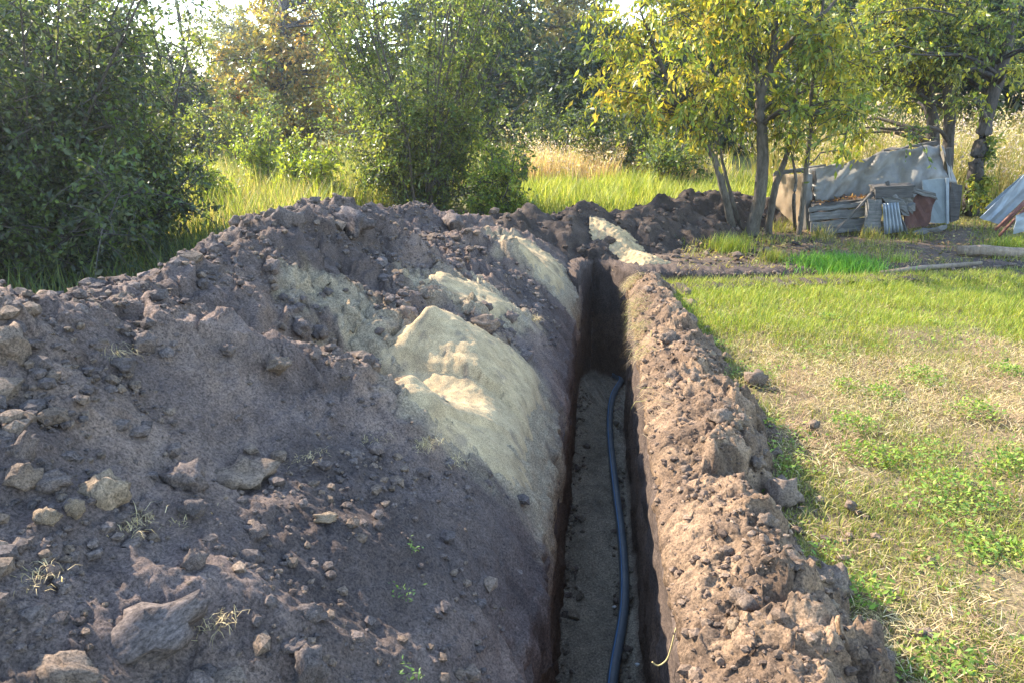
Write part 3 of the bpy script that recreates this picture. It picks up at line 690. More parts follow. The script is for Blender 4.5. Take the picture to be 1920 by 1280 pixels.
# broad-leaved weeds and clover in the turf
P = lawn_pts(42000, .9); x, y = P[:, 0], P[:, 1]
den = sstep(.02, .38, fbm(x * 2.6, y * 2.6, 3, 511)) * (1 - .85 * lawn_dry(x, y)) * sstep(5.9, 4.9, y)
P = P[rng.random(len(P)) < den]; n = len(P)
P3 = np.c_[P, rng.uniform(.01, .055, n)]
ax = np.c_[rng.normal(size=(n, 2)), rng.uniform(-.1, .6, n)]
v, f, c = leaves(P3, ax, np.c_[rng.normal(0, .35, (n, 2)), np.ones(n)], rng.uniform(.012, .032, n), rng.uniform(.008, .017, n), palette([(.15, .23, .03), (.2, .28, .05), (.11, .18, .03), (.24, .29, .07)], n))
link('weeds', mk_mesh('weeds', v, f, M_GRASS, c), label='low broad leaved weeds spread through the lawn', kind='stuff')

for px, py, nn, hh, lab in [(1725, 715, 150, .10, 'upright leafy green weed in the middle of the straw patch'), (1550, 600, 60, .06, 'small yellow green weed at the upper left of the straw patch'), (1585, 730, 70, .07, 'yellowing weed left of the upright leafy weed'),
                            (1750, 612, 40, .05, 'tiny weed beside a dark bare spot near the top of the straw'), (1655, 745, 110, .07, 'spreading weed just below left of the upright leafy weed'), (1825, 775, 160, .08, 'broad weed clump near the right border below the straw'),
                            (1890, 700, 110, .07, 'weed clump at the right border beside the straw'), (1600, 800, 150, .07, 'weed clump by the single small clod on the lawn'), (1800, 930, 260, .08, 'lush weed clump in the green lower lawn'),
                            (1885, 880, 160, .07, 'bright weed clump at the right border of the green lower lawn'), (1640, 860, 200, .06, 'low weed mat between bank and lush clump'), (1875, 1040, 140, .06, 'weed clump low at the right border'), (1620, 1120, 120, .07, 'weed clump in the shadow of the wide clod'), (1770, 1255, 150, .06, 'low yellow green weed at the lower border')]:
    p = G(px, py); nn = nn * 2; sp_ = .03 + .0002 * nn
    q = rng.normal(0, sp_, (nn * 3, 2)); q = q[np.hypot(q[:, 0], q[:, 1]) < 1.5 * sp_][:nn]; nn = len(q); zq = hh * rng.random(nn) * np.exp(-(q ** 2).sum(1) / (2 * sp_ ** 2) * .5)
    v, f, c = leaves(np.c_[q, zq], np.c_[rng.normal(size=(nn, 2)), rng.uniform(-.1, .9, nn)], np.c_[rng.normal(0, .5, (nn, 2)), np.ones(nn)], rng.uniform(.014, .034, nn), rng.uniform(.007, .015, nn), palette([(.14, .22, .03), (.2, .28, .05), (.1, .18, .03), (.26, .29, .06)], nn))
    me = mk_mesh('lawn_weed', v, f, M_GRASS, c); o = link('lawn_weed', me, None, lab, 'weed', 'weeds growing in the lawn', loc=p)
def tuft(name, p, n, h, spread, cols_, label, cat, group=None, lean=.5, wd=.004, bend=.5, mat=None):
    P = np.c_[rng.normal(0, spread, (n, 2)), np.zeros(n)]
    v, f, c = blades(P, rng.uniform(.5, 1.1, n) * h, np.full(n, wd), np.abs(rng.normal(lean, .35, n)), rng.uniform(0, 6.28, n), palette(cols_, n), bend)
    return link(name, mk_mesh(name, v, f, mat or M_GRASS, c), None, label, cat, group, loc=p)
# bright green tuft at the far edge of the bare strip
for i, (px, py, lab, sc) in enumerate([(1570, 502, 'bright green grass clump on the bare strip before the tarpaulin', 1.0)]):
    tuft('grass_clump', G(px, py), 3200, .15, .19, [(.08, .22, .02), (.11, .27, .03), (.06, .16, .02), (.2, .34, .05)], lab, 'grass', lean=.35, wd=.006)
tuft('grass_clump', G(1370, 470), 700, .22, .12, BGREEN, 'yellow green grass clump at the foot of the leaning multi stem tree', 'grass', lean=.3, wd=.006)
tuft('grass_clump', G(1450, 490), 300, .18, .07, GREEN, 'thin dark grass clump on leaf litter left of the bright clump', 'grass', lean=.25, wd=.005)
tuft('grass_clump', G(1685, 495), 160, .14, .05, [(.3, .34, .08), (.24, .3, .06)], 'small pale sprig on the bare strip before the slabs', 'grass', lean=.3, wd=.006)
tuft('grass_clump', G(1900, 470), 900, .2, .14, BGREEN, 'green grass clump beside the log at the picture border', 'grass', lean=.35, wd=.006)
# straw tufts on the heap
for px, py, nn, hh, lab in [(795, 832, 110, .10, 'golden straw tuft at the foot of the large sand pile'), (690, 825, 50, .06, 'small straw tuft left of the golden one'), (850, 865, 40, .08, 'pale root tuft on the sand border'),
                            (575, 855, 45, .06, 'yellowish straw bit above the rightmost angular clod'), (240, 985, 80, .08, 'dry straw tuft below the tall tan clod'), (400, 1165, 60, .08, 'dry straw tuft beside the biggest flat clod'),
                            (340, 970, 30, .06, 'thin straw tuft beside the rounded grey clod'), (60, 1085, 60, .07, 'straw tuft near the left border low on the heap'), (210, 665, 60, .10, 'straw stems sticking out of the heap rim'), (1000, 600, 140, .10, 'pale dry weed tuft by the trench edge beyond the sand pile')]:
    p = heap_on(px, py); tuft('straw_tuft', p, int(nn * 1.6), hh * .6, .03, DRY[:4] + [(.3, .23, .12)], lab, 'straw', 'straw tufts on the spoil heap', lean=1.1, wd=.0016, bend=.9, mat=M_STRAW)
for px, py, lab in [(755, 1125, 'tiny green sprig growing on the smooth heap face'), (768, 1274, 'small green sprig at the lower border of the heap'), (775, 1035, 'faint green sprig higher on the smooth face')]:
    p = heap_on(px, py); n = 26
    v, f, c = leaves(np.c_[rng.normal(0, .018, (n, 2)), rng.uniform(0, .04, n)], np.c_[rng.normal(size=(n, 2)), rng.uniform(.1, 1, n)], np.c_[rng.normal(0, .5, (n, 2)), np.ones(n)], rng.uniform(.009, .02, n), rng.uniform(.004, .008, n), palette([(.13, .2, .06), (.09, .16, .04)], n))
    link('sprig', mk_mesh('sprig', v, f, M_GRASS, c), None, lab, 'sprig', 'green sprigs on the heap', loc=p)
# turf and roots hanging over the right lip
n = 3000; yy = 3.2 + 3.7 * rng.random(n) ** .6; dens = sstep(-.1, .35, fbm(yy * 2.2, yy * 0 + 3, 3, 521)) * sstep(3.4, 5.4, yy) + .04
k = rng.random(n) < dens; yy = yy[k]; n = len(yy)
xx = .262 + np.abs(rng.normal(0, .05, n)); zz = np.maximum(bank_h(xx, yy)[0], .02) + .006
v, f, c = blades(np.c_[xx, yy, zz], rng.uniform(.05, .16, n), rng.uniform(.002, .004, n), rng.uniform(.9, 1.8, n), rng.normal(math.pi, .7, n), palette([(.36, .27, .14), (.28, .2, .11), (.2, .14, .08), (.24, .24, .07)], n), 1.0)
link('dry_turf', mk_mesh('dry_turf', v, f, M_STRAW, c), label='dry turf and roots hanging over the trench edge on the bank side', kind='stuff')
link('dry_stem', MB().tube(catmull([Vector((.275, 2.18, .02)), Vector((.262, 2.17, -.05)), Vector((.25, 2.16, -.085)), Vector((.225, 2.15, -.10)), Vector((.205, 2.15, -.088))], 5), .0025, 5).mesh('dry_stem', surf_mat('dry_stem', [(.3, (.45, .36, .15)), (.7, (.6, .5, .22))])), label='curved yellow dry stem hanging into the trench', cat='stem')

# leaf litter on the bare strip
n = 5200; x = rng.uniform(.8, 6.5, n); y = 7.8 + .22 * (x - 1) + rng.random(n) * 3.2
v, f, c = leaves(np.c_[x, y, rng.uniform(.0, .03, n)], np.c_[rng.normal(size=(n, 2)), rng.normal(0, .15, n)], np.c_[rng.normal(0, .4, (n, 2)), np.ones(n)], rng.uniform(.03, .06, n), rng.uniform(.015, .03, n), palette([(.2, .13, .07), (.3, .2, .1), (.12, .08, .05), (.35, .28, .12), (.14, .16, .04)], n))
link('leaf_litter', mk_mesh('leaf_litter', v, f, M_GRASS, c), label='fallen leaves lying on the bare earth strip', kind='stuff')
# thin grass on the bare strip
n = 17000; x = rng.uniform(.9, 7, n); y = 7.8 + .22 * (x - 1) + rng.random(n) * 4; k = fbm(x * 1.5, y * 1.5, 3, 531) > -.05; x, y = x[k], y[k]; n = len(x)
v, f, c = blades(np.c_[x, y, np.zeros(n)], rng.uniform(.05, .13, n), np.full(n, .006), np.abs(rng.normal(.5, .3, n)), rng.uniform(0, 6.28, n), palette(GREEN + OLIVE, n))
link('sparse_grass', mk_mesh('sparse_grass', v, f, M_GRASS, c), label='sparse grass on the bare earth before the tarpaulin', kind='stuff')

# tall grass and weeds behind
def tall(name, boxes, h, cols_, label, wd=.012, heads=None, lean=.25):
    parts = []
    for (x0, x1, y0, y1, n) in boxes:
        x = rng.uniform(x0, x1, n); y = rng.uniform(y0, y1, n)
        if n > 400: k = far_h(x, y)[0] < .05; x, y = x[k], y[k]
        n = len(x); cl = (1 + .5 * fbm(x * .9, y * .9, 3, 541)).clip(.35, 1.6)
        pc = palette(cols_, n); az = rng.uniform(0, 6.28, n); ln = np.abs(rng.normal(lean, .2, n)); hh = rng.uniform(.45, 1.1, n) * h * cl
        parts.append(blades(np.c_[x, y, np.full(n, -.02)], hh, np.full(n, wd), ln, az, pc, .35))
        if heads:
            m = n // heads[1]; dirv = np.c_[np.cos(az[:m]), np.sin(az[:m])]; tp = np.c_[x[:m] + dirv[:, 0] * hh[:m] * np.sin(ln[:m] + .17), y[:m] + dirv[:, 1] * hh[:m] * np.sin(ln[:m] + .17), hh[:m] * np.cos(ln[:m] + .17)]
            for _ in range(5):
                q = tp + rng.normal(0, .035, (m, 3))
                parts.append(leaves(q, rng.normal(size=(m, 3)) + np.array([0, 0, .6]), rng.normal(size=(m, 3)), rng.uniform(.03, .07, m), rng.uniform(.015, .03, m), palette(heads[0], m)))
    v, f, c = join(parts); link(name, mk_mesh(name, v, f, M_GRASS, c), label=label, kind='stuff')
tall('tall_grass', [(-9, -2.6, 11.8, 17, 15000), (-9, 3, 17, 26, 9000), (-7.5, -3.4, 8.8, 11.8, 6000)], .55, BGREEN + OLIVE + [(.45, .4, .15), (.5, .38, .2)], 'sunlit yellow green tall grass behind the near spoil heap', .014)
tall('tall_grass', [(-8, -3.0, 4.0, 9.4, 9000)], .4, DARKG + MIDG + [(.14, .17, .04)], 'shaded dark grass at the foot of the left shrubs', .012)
tall('tall_grass', [(-1.9, 3.2, 11.2, 15.5, 12000)], .42, BGREEN + [(.42, .4, .12), (.3, .32, .07)], 'bright meadow grass beyond the far heap', .012)
tall('dry_reeds', [(-1.75, .35, 15.6, 18, 2600), (.35, 2.2, 16.5, 18.5, 900)], .72, [(.5, .36, .22), (.55, .42, .28), (.42, .26, .15), (.4, .38, .12)], 'pinkish dry reeds in a band before the dark shrubs', .013, ([(.62, .5, .42), (.5, .38, .3)], 6), .15)
tall('tall_weeds', [(3.0, 11, 12.6, 17, 16000)], 1.25, [(.32, .26, .11), (.26, .25, .08), (.17, .2, .05), (.34, .27, .13)], 'tall dry weeds with pale seed heads behind the tarpaulin', .013, ([(.52, .42, .38), (.45, .35, .32), (.5, .42, .26)], 4), .18)

# ================================================================== TREES
def limb(a, b, sag=.1, k=6, wob=.06):
    a = np.array(a, float); b = np.array(b, float); L = np.linalg.norm(b - a); t_ = np.linspace(0, 1, k)[:, None]
    P = a + (b - a) * t_; P[:, 2] += (np.sin(t_[:, 0] * np.pi) * sag * L); P[1:-1] += rng.normal(0, wob * L / k * 1.5, (k - 2, 3)); return P
def make_tree(name, label, cat, trunks, clumps, twigs=12, per=14, leaf=(.05, .022), cols_=GREEN, droop=.3, bark=None, group=None, tlen=1.0, side=7, trunk_name='trunk', limbs=True, up=.25, jit=.22, size_var=.42, twigtube=True):
    bark = bark or M_BARK
    b0 = np.array(trunks[0][0][0]); root = empty(name, tuple(b0), label, cat, group)
    allp = []; allr = []
    for pts, r0, r1 in trunks:
        P = np.array([tuple(p) for p in catmull([Vector(p) for p in pts], 6)]); r = np.linspace(r0, r1, len(P)); r[0] *= 1.25
        P[1:-1] += rng.normal(0, r0 * .05, P[1:-1].shape)
        me = MB().tube(P - b0, r, side, rough=.06).mesh(trunk_name, bark); link(trunk_name, me, root)
        allp.append(P); allr.append(r)
    AP = np.vstack(allp); AR = np.concatenate(allr)
    C = np.array([c[0] for c in clumps], float); CR = np.array([c[1] for c in clumps], float)
    mb = MB()
    if limbs:
        for c, r in zip(C, CR):
            d = np.linalg.norm(AP - c, axis=1) + 2.0 * np.maximum(AP[:, 2] - c[2] + .15, 0) + .35 * np.maximum(c[2] - AP[:, 2], 0)
            k = int(np.argmin(d))
            if np.linalg.norm(AP[k] - c) > .05:
                mb.tube(limb(AP[k], c, .08) - b0, np.linspace(max(AR[k] * .5, .006), .005, 6), 4, cap=False)
    # twigs and leaves
    nt_ = len(C) * twigs; ci = np.repeat(np.arange(len(C)), twigs)
    d = rng.normal(size=(nt_, 3)); d[:, 2] += up; d /= np.linalg.norm(d, axis=1)[:, None]
    ln = CR[ci] * rng.uniform(.55, 1.15, nt_) * tlen
    st = C[ci] + rng.normal(0, .12, (nt_, 3)) * CR[ci][:, None]
    tt = np.linspace(.15, 1, per)[None, :] + rng.uniform(-.03, .03, (nt_, per))
    pos = st[:, None] + d[:, None] * (ln[:, None] * tt)[..., None]; pos[..., 2] -= droop * ln[:, None] * tt ** 2
    for i in range(0, nt_ if twigtube else 0, 3):
        q = np.stack([st[i], pos[i, per // 2], pos[i, -1]]); mb.tube(q - b0, np.array([.006, .004, .0015]) * (1 + leaf[0] * 4), 3, cap=False)
    if mb.v: link('branches', mb.mesh('branches', M_TWIG if bark is not M_BARKD else M_BARKD), root)
    pos = pos.reshape(-1, 3); n = len(pos); pos = pos + rng.normal(0, leaf[0] * .25, (n, 3))
    ax = np.repeat(d, per, 0) * .5 + rng.normal(0, .65, (n, 3)); ax[:, 2] -= droop * 1.3
    nr = rng.normal(0, .8, (n, 3)) + np.array([0, 0, .8])
    sv = (1 + size_var * rng.standard_normal(n)).clip(.4, 1.7)
    ccl = np.array(cols_)[rng.integers(len(cols_), size=len(C))][np.repeat(ci, per)]
    col = np.where(rng.random((n, 1)) < .55, ccl, np.array(cols_)[rng.integers(len(cols_), size=n)]) * (1 + jit * rng.standard_normal((n, 1))).clip(.35, 1.8)
    v, f, c = leaves(pos - b0, ax, nr, leaf[0] * sv, leaf[1] * sv, col)
    link('crown', mk_mesh('crown', v, f, M_LEAF, c), root)
    return root
def ellip(n, c, r, seed_gap=.0, rad=(.3, .5), shell=.35):
    out = []
    while len(out) < n:
        p = rng.uniform(-1, 1, 3); q = np.linalg.norm(p)
        if q > 1 or q < shell * rng.random(): continue
        out.append((np.array(c) + p * np.array(r), rng.uniform(*rad)))
    return out
# shaded shrubs at the left
def multistem(base, n, h, spread, r0=.03, lean=(0, 0)):
    out = []
    for i in range(n):
        a = rng.uniform(0, 6.28); s_ = spread * math.sqrt(rng.random()); hh = h * rng.uniform(.75, 1.0)
        tip = Vector((base[0] + math.cos(a) * s_ + lean[0], base[1] + math.sin(a) * s_ * .8 + lean[1], hh)); b_ = Vector((base[0] + math.cos(a) * .12 * spread, base[1] + math.sin(a) * .12 * spread, -.02))
        m = b_.lerp(tip, .5) + Vector((rng.normal(0, .05), rng.normal(0, .05), .12 * hh)); q = b_.lerp(tip, .22) + Vector((0, 0, .1 * hh))
        out.append(([b_, q, m, tip], r0 * rng.uniform(.6, 1.1), .006))
    return out
def stem_clumps(trunks, per, rad, t0=.2, jit=.18):
    out = []
    for pts, r0, r1 in trunks:
        P = np.array([tuple(p) for p in catmull(pts, 6)])
        for _ in range(per):
            k = t0 + (1 - t0) * rng.random(); p = P[min(int(k * len(P)), len(P) - 1)]
            out.append((p + rng.normal(0, jit, 3), rng.uniform(*rad)))
    return out
B = W(40, 420, 6.9); B.z = 0
tr = multistem((B.x, B.y), 26, 2.85, 1.65, .028)
tr += multistem((B.x + .2, B.y - .5), 16, 1.2, 1.6, .015)
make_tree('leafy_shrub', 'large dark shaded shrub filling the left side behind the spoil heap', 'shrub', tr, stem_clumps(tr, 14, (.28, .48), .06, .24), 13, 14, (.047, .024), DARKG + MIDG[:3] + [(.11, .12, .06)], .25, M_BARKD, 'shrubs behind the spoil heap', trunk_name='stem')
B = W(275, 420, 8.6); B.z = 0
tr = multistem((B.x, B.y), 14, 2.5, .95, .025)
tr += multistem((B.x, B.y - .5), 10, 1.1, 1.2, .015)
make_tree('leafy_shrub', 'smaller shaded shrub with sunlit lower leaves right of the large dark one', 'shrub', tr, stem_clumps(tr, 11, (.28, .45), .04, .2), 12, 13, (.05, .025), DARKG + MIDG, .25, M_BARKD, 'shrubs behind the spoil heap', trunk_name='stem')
# multi-stemmed shrub in the middle
B = W(795, 400, 11.8); B.z = 0
tr = multistem((B.x, B.y), 33, 4.0, 2.0, .026)
tr += multistem((B.x, B.y - .2), 18, 1.8, 1.9, .016)
make_tree('leafy_shrub', 'tall green shrub with many fanning thin stems behind the heap crest', 'shrub', tr, stem_clumps(tr, 9, (.24, .42), .10, .2), 10, 13, (.046, .023), MIDG + [(.12, .16, .04), (.15, .18, .05), (.2, .21, .05)], .2, M_BARK, 'shrubs behind the spoil heap', trunk_name='stem')
B = W(930, 400, 11.0); B.z = 0
tr = multistem((B.x, B.y), 9, 1.0, .5, .012)
make_tree('leafy_shrub', 'low bright green bush at the right foot of the fanning shrub', 'shrub', tr, stem_clumps(tr, 7, (.15, .28), .1, .12), 10, 12, (.05, .022), BGREEN + MIDG[:2], .2, M_BARK, 'shrubs behind the spoil heap', trunk_name='stem')
for px, Y, hh, lab in [(560, 12.6, 1.1, 'young yellow green sapling in the grass left of the fanning shrub'), (610, 12.0, .8, 'small yellow green sapling close to the fanning shrub'), (380, 11.0, .8, 'low sunlit sapling at the edge of the shaded shrubs'), (500, 13.6, 1.3, 'thin taller sapling in the sunlit grass before the autumn tree')]:
    B = W(px, 400, Y); B.z = 0; tr = multistem((B.x, B.y), 7, hh, .35, .01)
    make_tree('sapling', lab, 'sapling', tr, stem_clumps(tr, 6, (.14, .25), .1, .1), 9, 10, (.055, .028), [(.19, .23, .035), (.26, .28, .045), (.14, .19, .035)], .2, M_BARK, 'saplings in the sunlit grass', trunk_name='stem')

# far trees on the left
def px_clumps(n, px0, px1, py0, py1, Y, dY, rad):   # clumps filling an oval of the view at the distance Y
    a = W(px0, py1, Y); b_ = W(px1, py0, Y); c = (a + b_) / 2; r = ((b_.x - a.x) / 2, dY, (b_.z - a.z) / 2)
    return ellip(n, (c.x, Y, c.z), r, rad=rad)
B = G(405, 310); 
Yt = 22; tp = [W(405, 330, Yt), W(385, 240, Yt), W(362, 160, Yt), W(343, 80, Yt), W(325, -40, Yt), W(318, -120, Yt)]; tp[0].z = -.05
make_tree('thin_tree', 'thin leaning tree with sparse foliage against the sky', 'tree', [(tp, .10, .02)], px_clumps(30, 265, 395, -120, 190, Yt, 1.0, (.35, .6)), 11, 9, (.085, .035), [(.10, .13, .05), (.13, .15, .06)], .3, M_BARKD)
Yt = 36; b0 = W(432, 300, Yt); b0.z = -.05
make_tree('willow_tree', 'pale grey green willow far behind, its forked trunk against sky', 'tree', [([b0, W(430, 210, Yt), W(428, 130, Yt), W(445, 60, Yt)], .3, .06), ([W(430, 180, Yt), W(410, 170, Yt), W(385, 150, Yt)], .1, .03)], px_clumps(70, 350, 495, 0, 190, Yt, 2.0, (.6, .95)), 15, 13, (.14, .05), [(.2, .2, .08), (.24, .22, .1), (.16, .17, .07)], .6, M_BARKD)
Yt = 21; b0 = W(520, 330, Yt); b0.z = -.05
make_tree('autumn_tree', 'rounded tree turning yellow and orange left of the fanning shrub', 'tree', [([b0, W(520, 250, Yt), W(525, 150, Yt), W(530, 20, Yt)], .18, .05)],
          px_clumps(130, 425, 650, 10, 330, Yt, 1.6, (.4, .65)) + px_clumps(70, 475, 680, -120, 120, Yt + 2, 1.2, (.4, .7)), 14, 13, (.095, .048), [(.26, .21, .06), (.34, .24, .07), (.2, .18, .06), (.38, .23, .07), (.17, .17, .06)], .25, M_BARKD)
Yt = 20.2; b0 = W(440, 330, Yt); b0.z = -.05
make_tree('rowan_tree', 'slender tree with orange red leaf sprays beside the rounded autumn tree', 'tree', [([b0, W(440, 260, Yt), W(437, 180, Yt)], .06, .015), ([W(441, 270, Yt), W(480, 240, Yt), W(515, 220, Yt)], .03, .01)],
          px_clumps(6, 422, 470, 160, 200, Yt, .4, (.2, .32)) + px_clumps(6, 490, 545, 205, 235, Yt, .4, (.2, .32)), 9, 9, (.07, .03), [(.5, .15, .05), (.45, .2, .08), (.4, .22, .06)], .2, M_BARKD)
Yt = 17; b0 = W(470, 340, Yt); b0.z = -.05
tr = multistem((b0.x, b0.y), 9, 1.5, 1.0, .02)
make_tree('leafy_shrub', 'dull olive bush at the foot of the rounded autumn tree', 'shrub', tr, stem_clumps(tr, 9, (.25, .4), .1, .2), 11, 11, (.06, .028), MIDG + [(.2, .2, .06)], .2, M_BARKD, 'bushes at the edge of the wood', trunk_name='stem')
# wood behind
WOOD = [(30, 40, -60, 190, 290, 60, [(.1, .12, .06), (.14, .15, .08)], 'hazy tree far behind the large dark shrub'),
        (130, 21, -10, 285, -60, 80, [(.075, .09, .05), (.1, .115, .06), (.12, .12, .06)], 'olive tree behind the large dark shrub, seen through its top'),
        (230, 44, 130, 330, 290, 50, [(.09, .11, .05), (.12, .13, .06)], 'low hazy trees behind the smaller shaded shrub'),
        (330, 25, 225, 425, 110, 70, DARKG + [(.1, .12, .04)], 'dark bushy tree between the shaded shrubs and the autumn tree'),
        (700, 30, 580, 830, -200, 110, [(.1, .12, .04), (.14, .15, .05), (.08, .1, .04)], 'tall olive tree behind the fanning shrub'),
        (900, 27, 790, 1010, -220, 120, DARKG + [(.1, .13, .04)], 'tall dark tree behind the right half of the fanning shrub'),
        (1045, 34, 930, 1170, -240, 120, [(.17, .15, .06), (.14, .13, .05), (.2, .17, .07)], 'brownish olive tree above the dry reeds'),
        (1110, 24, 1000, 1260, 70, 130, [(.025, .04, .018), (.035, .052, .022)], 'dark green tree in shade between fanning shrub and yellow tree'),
        (1330, 26, 1200, 1480, -160, 130, DARKG + [(.08, .11, .04)], 'dark tree behind the yellow leaved tree'),
        (1560, 28, 1430, 1690, -180, 120, DARKG + MIDG[:2], 'green tree behind the tarpaulin and the yellow tree'),
        (1720, 21, 1600, 1840, -140, 120, MIDG + DARKG, 'green tree behind the three trunks on the right'),
        (1900, 19.5, 1790, 2060, -160, 120, DARKG + MIDG[:1], 'dark green tree at the right border behind the dry weeds')]
for px, Yt, x0, x1, ytop, n, cc, lab in WOOD:
    b0 = W(px, 300, Yt); b0.z = -.05; top = W(px, max(ytop, -60) + 60, Yt)
    make_tree('woodland_tree', lab, 'tree', [([b0, b0.lerp(top, .5) + Vector((.2, 0, 0)), top], .16, .04)], px_clumps(int(n * 1.4), x0, x1, ytop, 330, Yt, 2.0, (.6, .95)), 12, 12, (.165, .088), cc, .25, M_BARKD, 'trees of the wood behind', twigtube=False)
# the wood goes on behind as one dark mass
n = 20000; x = rng.uniform(-60, 60, n); top = 5.5 + 2.5 * fbm(x * .12, x * 0, 3, 801) + np.where(x < -14, -3.2, 0); z = top * rng.random(n) ** .7; y = 52 + rng.normal(0, 2.5, n)
v, f, c = leaves(np.c_[x, y, z], rng.normal(size=(n, 3)), rng.normal(size=(n, 3)) + np.array([0, 0, .6]), rng.uniform(.6, 1.1, n), rng.uniform(.35, .6, n), palette(DARKG + MIDG[:2], n))
link('treeline', mk_mesh('treeline', v, f, M_LEAF, c), label='dark mass of woodland far behind', kind='stuff')
# shrubs before the wood
for px, Yt, x0, x1, y0, y1, n, cc, lab in [(1170, 17.2, 1045, 1300, 195, 318, 60, MIDG + DARKG, 'rounded green shrub above the dry reeds'), (1265, 15.6, 1195, 1340, 262, 335, 26, MIDG + [(.2, .22, .06)], 'low shrub with pale stems left of the multi stem tree'),
                                      (1010, 19.5, 960, 1060, 200, 320, 26, DARKG + MIDG, 'dark narrow shrub beside the old post'), (1650, 19, 1560, 1740, 150, 300, 40, MIDG + [(.2, .19, .06)], 'olive shrub behind the dry weeds and tarpaulin')]:
    b0 = W(px, 320, Yt); b0.z = 0; tr = multistem((b0.x, b0.y), 6, 1.6, .8, .02)
    make_tree('leafy_shrub', lab, 'shrub', tr, px_clumps(n, x0, x1, y0, y1, Yt, .8, (.3, .5)), 12, 12, (.07, .032), cc, .25, M_BARKD, 'bushes at the edge of the wood', trunk_name='stem')

# yellow leaved multi-stem tree
Yt = 9.9
def pt(px, py, Y=Yt): return W(px, py, Y)
def foot(px, py):
    p = G(px, py); p.z = -.03; return p
ST = [([foot(1377, 440), pt(1358, 360), pt(1335, 290), pt(1290, 225), pt(1240, 120), pt(1200, 20)], .055, .012),
      ([foot(1393, 436), pt(1372, 370, 10.1), pt(1352, 290, 10.2), pt(1340, 200, 10.2)], .03, .01),
      ([foot(1408, 442), pt(1428, 350), pt(1430, 260), pt(1425, 190), pt(1448, 110), pt(1455, 0), pt(1460, -140)], .085, .025),
      ([pt(1428, 200), pt(1412, 100), pt(1395, 0), pt(1380, -110)], .045, .012),
      ([foot(1440, 440), pt(1452, 360, 10.0), pt(1478, 280, 10.0), pt(1492, 180, 10.0), pt(1500, 60, 10)], .05, .012),
      ([pt(1448, 120), pt(1500, 60), pt(1560, 10), pt(1600, -60)], .035, .01)]
cl = []
for (px, py, rx, ry, n) in [(1200, 60, 110, 110, 26), (1180, 170, 80, 60, 14), (1300, 60, 110, 120, 28), (1290, 200, 90, 60, 16), (1390, 60, 110, 130, 30), (1420, 190, 120, 60, 20), (1520, 90, 100, 110, 26), (1560, 190, 80, 50, 12), (1350, -80, 240, 70, 30)]:
    for _ in range(int(n * .75)):
        p = W(px + rng.normal(0, rx * .45), py + rng.normal(0, ry * .45), Yt + rng.normal(0, .55)); cl.append((np.array(p), rng.uniform(.18, .34)))
make_tree('yellow_tree', 'multi stemmed tree with hanging yellow green leaves beside the trench bend', 'tree', ST, cl, 11, 13, (.066, .025), YELG + [(.16, .2, .035), (.2, .25, .04), (.13, .17, .035)], .7, M_BARK, tlen=1.1, jit=.25)
p0 = foot(1492, 432)
make_tree('thin_sapling', 'thin pale barked sapling with a sunlit cut tip before the tarpaulin', 'sapling', [([p0, pt(1488, 380, 9.95), pt(1492, 340, 9.95), pt(1486, 296, 9.95)], .025, .014)], [(np.array(pt(1500, 260, 9.95)), .2), (np.array(pt(1478, 275, 9.95)), .15)], 5, 8, (.07, .028), YELG, .6, M_BARK)
b1 = W(1500, 420, 10.15); b1.z = -.03
make_tree('slim_tree', 'slim forked tree rising left of the tarpaulin', 'tree', [([b1, pt(1508, 350, 10.15), pt(1520, 240, 10.15), pt(1522, 170, 10.15), pt(1540, 40, 10.15), pt(1550, -80, 10.15)], .035, .012), ([pt(1521, 235, 10.15), pt(1545, 195, 10.15), pt(1570, 120, 10.15)], .018, .008)],
          [(np.array(W(1540 + rng.normal(0, 60), 90 + rng.normal(0, 80), 10.2 + rng.normal(0, .4))), rng.uniform(.18, .3)) for _ in range(30)], 9, 11, (.08, .03), YELG[:4] + MIDG[:2], .7, M_BARK)
# trees right
Yr = 11.6; f1_ = foot(1822, 400)
RT = [([f1_, W(1828, 330, Yr), W(1845, 250, Yr), W(1880, 110, Yr), W(1905, 10, Yr), W(1925, -120, Yr)], .125, .05), ([W(1870, 140, Yr), W(1840, 60, Yr), W(1800, -30, Yr)], .05, .015)]
cl = [(np.array(W(1800 + rng.normal(0, 95), 30 + rng.normal(0, 75), Yr + rng.normal(0, .6))), rng.uniform(.2, .38)) for _ in range(72)]
cl += [(np.array(W(1840 + rng.normal(0, 15), 330 + rng.normal(0, 40), Yr - .1)), .13) for _ in range(9)]
make_tree('leaning_tree', 'dark leaning tree trunk right of the tarpaulin with a green crown', 'tree', RT, cl, 10, 12, (.062, .026), MIDG + YELG[:3], .6, M_BARKD)
b1 = W(1782, 330, 12.0); b1.z = -.03
make_tree('straight_tree', 'straight dark tree rising directly behind the right end of the tarpaulin', 'tree', [([b1, W(1780, 240, 12), W(1776, 150, 12), W(1770, 20, 12), W(1765, -80, 12)], .085, .04)],
          [(np.array(W(1700 + rng.normal(0, 70), 40 + rng.normal(0, 70), 12 + rng.normal(0, .6))), rng.uniform(.22, .4)) for _ in range(60)], 10, 12, (.062, .026), MIDG + YELG[:3], .6, M_BARKD)
b1 = W(1752, 300, 12.6); b1.z = -.03
make_tree('crooked_tree', 'grey crooked tree behind the tarpaulin, leftmost of the three right trunks', 'tree', [([b1, W(1750, 250, 12.6), W(1742, 190, 12.6), W(1735, 100, 12.6), W(1720, 0, 12.6)], .11, .05)],
          [(np.array(W(1640 + rng.normal(0, 62), 85 + rng.normal(0, 65), 12.4 + rng.normal(0, .6))), rng.uniform(.22, .4)) for _ in range(62)], 10, 12, (.062, .026), MIDG + YELG[:3], .6, M_BARKD)
